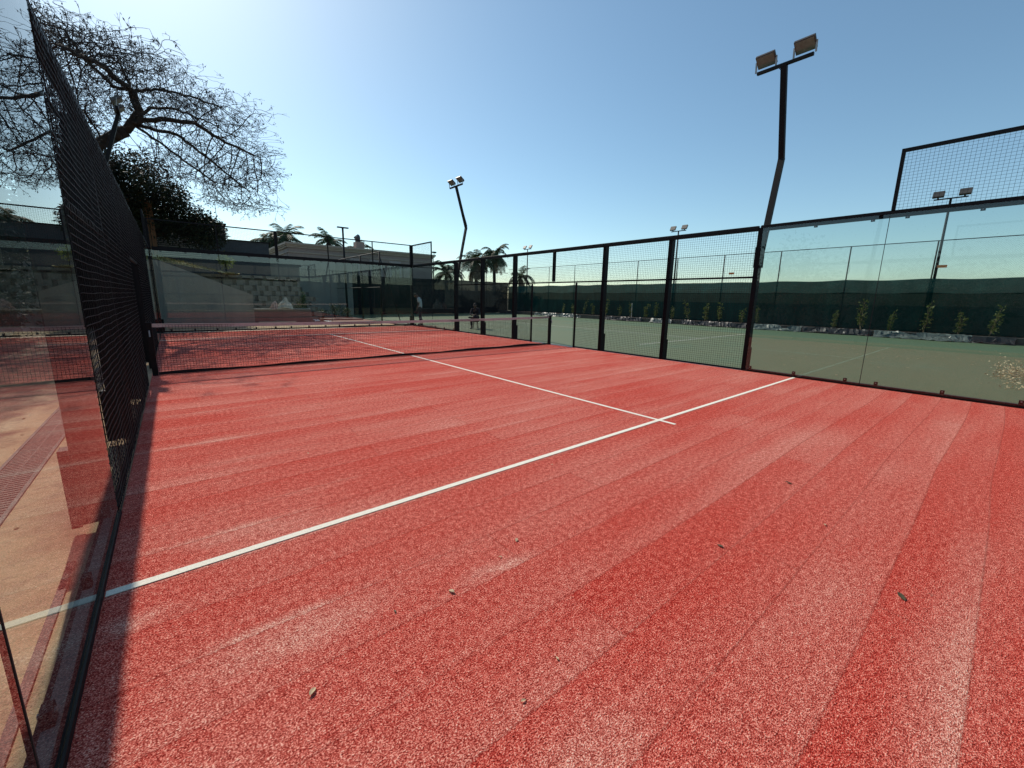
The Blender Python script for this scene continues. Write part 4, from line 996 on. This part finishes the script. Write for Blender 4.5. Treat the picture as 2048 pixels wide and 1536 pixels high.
def head(parent, c, fwd, up, mat, r=.098):
    f = Vector(fwd).normalized(); u = Vector(up).normalized(); s = f.cross(u).normalized(); u = s.cross(f); c = Vector(c)
    bm = bmesh.new(); bmesh.ops.create_uvsphere(bm, u_segments=20, v_segments=14, radius=1)
    for v in bm.verts:
        x,y,z = v.co
        jaw = 1-.28*max(0,-z)**1.5; X = x*.075*jaw; Y = y*.096*(1-.10*max(0,-z)); Z = z*.118
        if y > .85 and abs(x) < .28 and -.35 < z < .15: Y += .020*(1-abs(x)/.28)     # nose
        if y > .6 and .12 < abs(x) < .5 and .02 < z < .3: Y -= .010                 # eye sockets
        if y > .8 and abs(x) < .35 and -.62 < z < -.45: Y += .007                   # mouth
        v.co = c + s*X + f*Y + u*Z
    me = bpy.data.meshes.new('head'); bm.to_mesh(me); bm.free(); me.materials.append(mat)
    for p in me.polygons: p.use_smooth = True
    o = bpy.data.objects.new('head', me); C.objects.link(o); o.parent = parent
    ears = MB()
    for sg in (-1,1):
        e = c+s*sg*.076-f*.005; ears.tube([e-u*.03,e+s*sg*.012,e+u*.03],[.008,.014,.010],6)
    ears.build('ears', mat, o); eyes = MB()
    for sg in (-1,1): e = c+s*sg*.030+f*.078+u*.012; eyes.tube([e-s*.012,e+s*.012],[.007,.007],6)
    eyes.build('eyes', CLOTH, o); return o, (f,u,s)
def hair_cap(parent, c, f, u, s, mat, cap=False):
    bm = bmesh.new(); bmesh.ops.create_uvsphere(bm, u_segments=18, v_segments=12, radius=1); c = Vector(c)
    dl = [v for v in bm.verts if v.co.z < -.15 or (v.co.y > .45 and v.co.z < .42)]
    bmesh.ops.delete(bm, geom=dl, context='VERTS')
    for v in bm.verts:
        x,y,z = v.co; v.co = c+s*x*.084+f*(y*.104-.004)+u*(z*.128)+rv()*.0015
    me = bpy.data.meshes.new('hair'); bm.to_mesh(me); bm.free(); me.materials.append(mat); o = bpy.data.objects.new('hair', me); C.objects.link(o); o.parent = parent; return o
# person walking with bowed head, facing the photo's left
P = thing('person', 'standing person in pale shirt and dark trousers looking down by the far corner', 'person', (10.75,20.75,-.04))
F = Vector((-.80,.60,0)).normalized(); S = Vector((.60,.80,0)).normalized()      # facing, body's right
def W(f,s,z): return tuple(F*f+S*s+Vector((0,0,z)))
# body: pelvis, spine, neck, arms, legs in one continuous skin surface
J = [W(0,0,.93),W(-.02,0,1.08),W(-.01,0,1.26),W(.03,0,1.42),W(.09,0,1.49),W(.15,0,1.53),
     W(.04,.17,1.40),W(.02,.23,1.12),W(.12,.21,.90), W(.04,-.17,1.40),W(.02,-.23,1.12),W(.12,-.21,.90),
     W(.02,.09,.88),W(.04,.10,.50),W(-.02,.10,.10),W(.10,.10,.035), W(.0,-.09,.88),W(-.02,-.10,.50),W(-.14,-.10,.11),W(-.02,-.10,.035)]
E_ = [(0,1),(1,2),(2,3),(3,4),(4,5),(3,6),(6,7),(7,8),(3,9),(9,10),(10,11),(0,12),(12,13),(13,14),(14,15),(0,16),(16,17),(17,18),(18,19)]
Rr = [(.13,.10),(.125,.095),(.14,.10),(.12,.08),.055,.055,.055,.042,.028,.055,.042,.028,.085,.058,.040,.035,.085,.058,.040,.035]
skin('body', J, E_, Rr, SKINM, P)
skin('shirt', [W(0,0,.84),W(-.02,0,1.08),W(-.01,0,1.26),W(.03,0,1.43),W(.06,0,1.47),W(.04,.17,1.41),W(.02,.225,1.20),W(.04,-.17,1.41),W(.02,-.225,1.20)],
     [(0,1),(1,2),(2,3),(3,4),(3,5),(5,6),(3,7),(7,8)], [(.175,.135),(.15,.115),(.16,.118),(.14,.095),.065,.072,.062,.072,.062], SHIRT, P)
skin('trousers', [W(0,0,.92),W(.02,.095,.86),W(.04,.10,.50),W(-.015,.10,.13),W(.0,-.095,.86),W(-.02,-.10,.50),W(-.135,-.10,.14)],
     [(0,1),(1,2),(2,3),(0,4),(4,5),(5,6)], [(.14,.11),.098,.072,.056,.098,.072,.056], TROU, P)
skin('shoe', [W(-.06,.10,.045),W(.05,.10,.045),W(.16,.10,.035)], [(0,1),(1,2)], [.045,.048,.036], SHOE, P, 1)
skin('shoe', [W(-.18,-.10,.06),W(-.07,-.10,.04),W(.04,-.10,.035)], [(0,1),(1,2)], [.045,.048,.036], SHOE, P, 1)
hf = (F*.75+Vector((0,0,-.65))).normalized(); hu = (F*.65+Vector((0,0,.75))).normalized()
hc = W(.20,0,1.58); h_, (f_,u_,s_) = head(P, hc, hf, hu, SKINM); hair_cap(h_, hc, f_, u_, s_, HAIR)
hand(P, W(.12,.21,.90), Vector(W(.05,0,-.2)), tuple(F), SKINM); hand(P, W(.12,-.21,.90), Vector(W(.05,0,-.2)), tuple(F), SKINM)
# seated person, one ankle on the other knee
Q = thing('person', 'person in dark clothes sitting cross-legged on a low stool beyond the side mesh', 'person', (12.15,17.5,-.04))
F = Vector((-.72,-.69,0)).normalized(); S = Vector((.69,-.72,0)).normalized()*-1
J = [W(0,0,.46),W(-.04,0,.62),W(-.02,0,.80),W(.02,0,.95),W(.06,0,1.02),W(.09,0,1.06),
     W(.04,.17,.93),W(.16,.22,.70),W(.34,.06,.66), W(.04,-.17,.93),W(.16,-.22,.70),W(.34,-.04,.70),
     W(.03,.10,.45),W(.42,.12,.47),W(.40,.12,.08),W(.52,.12,.035), W(.03,-.10,.47),W(.40,-.24,.60),W(.46,.10,.56),W(.50,.20,.56)]
skin('body', J, E_, Rr, SKINM, Q)
skin('jacket', [W(-.01,0,.44),W(-.04,0,.62),W(-.02,0,.80),W(.02,0,.96),W(.05,0,1.0),W(.04,.17,.94),W(.16,.22,.70),W(.30,.09,.665),W(.04,-.17,.94),W(.16,-.22,.70),W(.30,-.07,.70)],
     [(0,1),(1,2),(2,3),(3,4),(3,5),(5,6),(6,7),(3,8),(8,9),(9,10)], [(.16,.13),(.15,.12),(.16,.12),(.13,.095),.062,.07,.058,.045,.07,.058,.045], DARKC, Q)
skin('trousers', [W(0,0,.46),W(.04,.10,.46),W(.42,.12,.48),W(.40,.12,.14),W(.04,-.10,.48),W(.40,-.24,.60),W(.44,.05,.565)],
     [(0,1),(1,2),(2,3),(0,4),(4,5),(5,6)], [(.15,.12),.095,.072,.056,.095,.072,.056], DARKC, Q)
skin('shoe', [W(.36,.12,.045),W(.46,.12,.045),W(.58,.12,.035)], [(0,1),(1,2)], [.045,.048,.036], SHOE, Q, 1)
skin('shoe', [W(.45,.06,.56),W(.48,.17,.56),W(.50,.27,.57)], [(0,1),(1,2)], [.045,.048,.036], SHOE, Q, 1)
hc = W(.12,0,1.13); h_, (f_,u_,s_) = head(Q, hc, (F+Vector((0,0,-.35))).normalized(), Vector((0,0,1))+F*.3, SKINM); hair_cap(h_, hc, f_, u_, s_, HAIR)
hand(Q, W(.34,.06,.66), Vector(W(.2,-.15,-.03)), (0,0,-1), SKINM); hand(Q, W(.34,-.04,.70), Vector(W(.2,.12,-.03)), (0,0,-1), SKINM)
t = thing('stool', 'low dark wooden stool under the seated person', 'stool', (12.15,17.5,-.04))
MB().tube([(0,0,.33),(0,0,.365)], .18, 14).build('seat', STOOL, t)
for k in range(4):
    a = k*math.pi/2+.4; MB().tube([(math.cos(a)*.12,math.sin(a)*.12,.33),(math.cos(a)*.17,math.sin(a)*.17,0)], .016, 6).build('leg', STOOL, t)
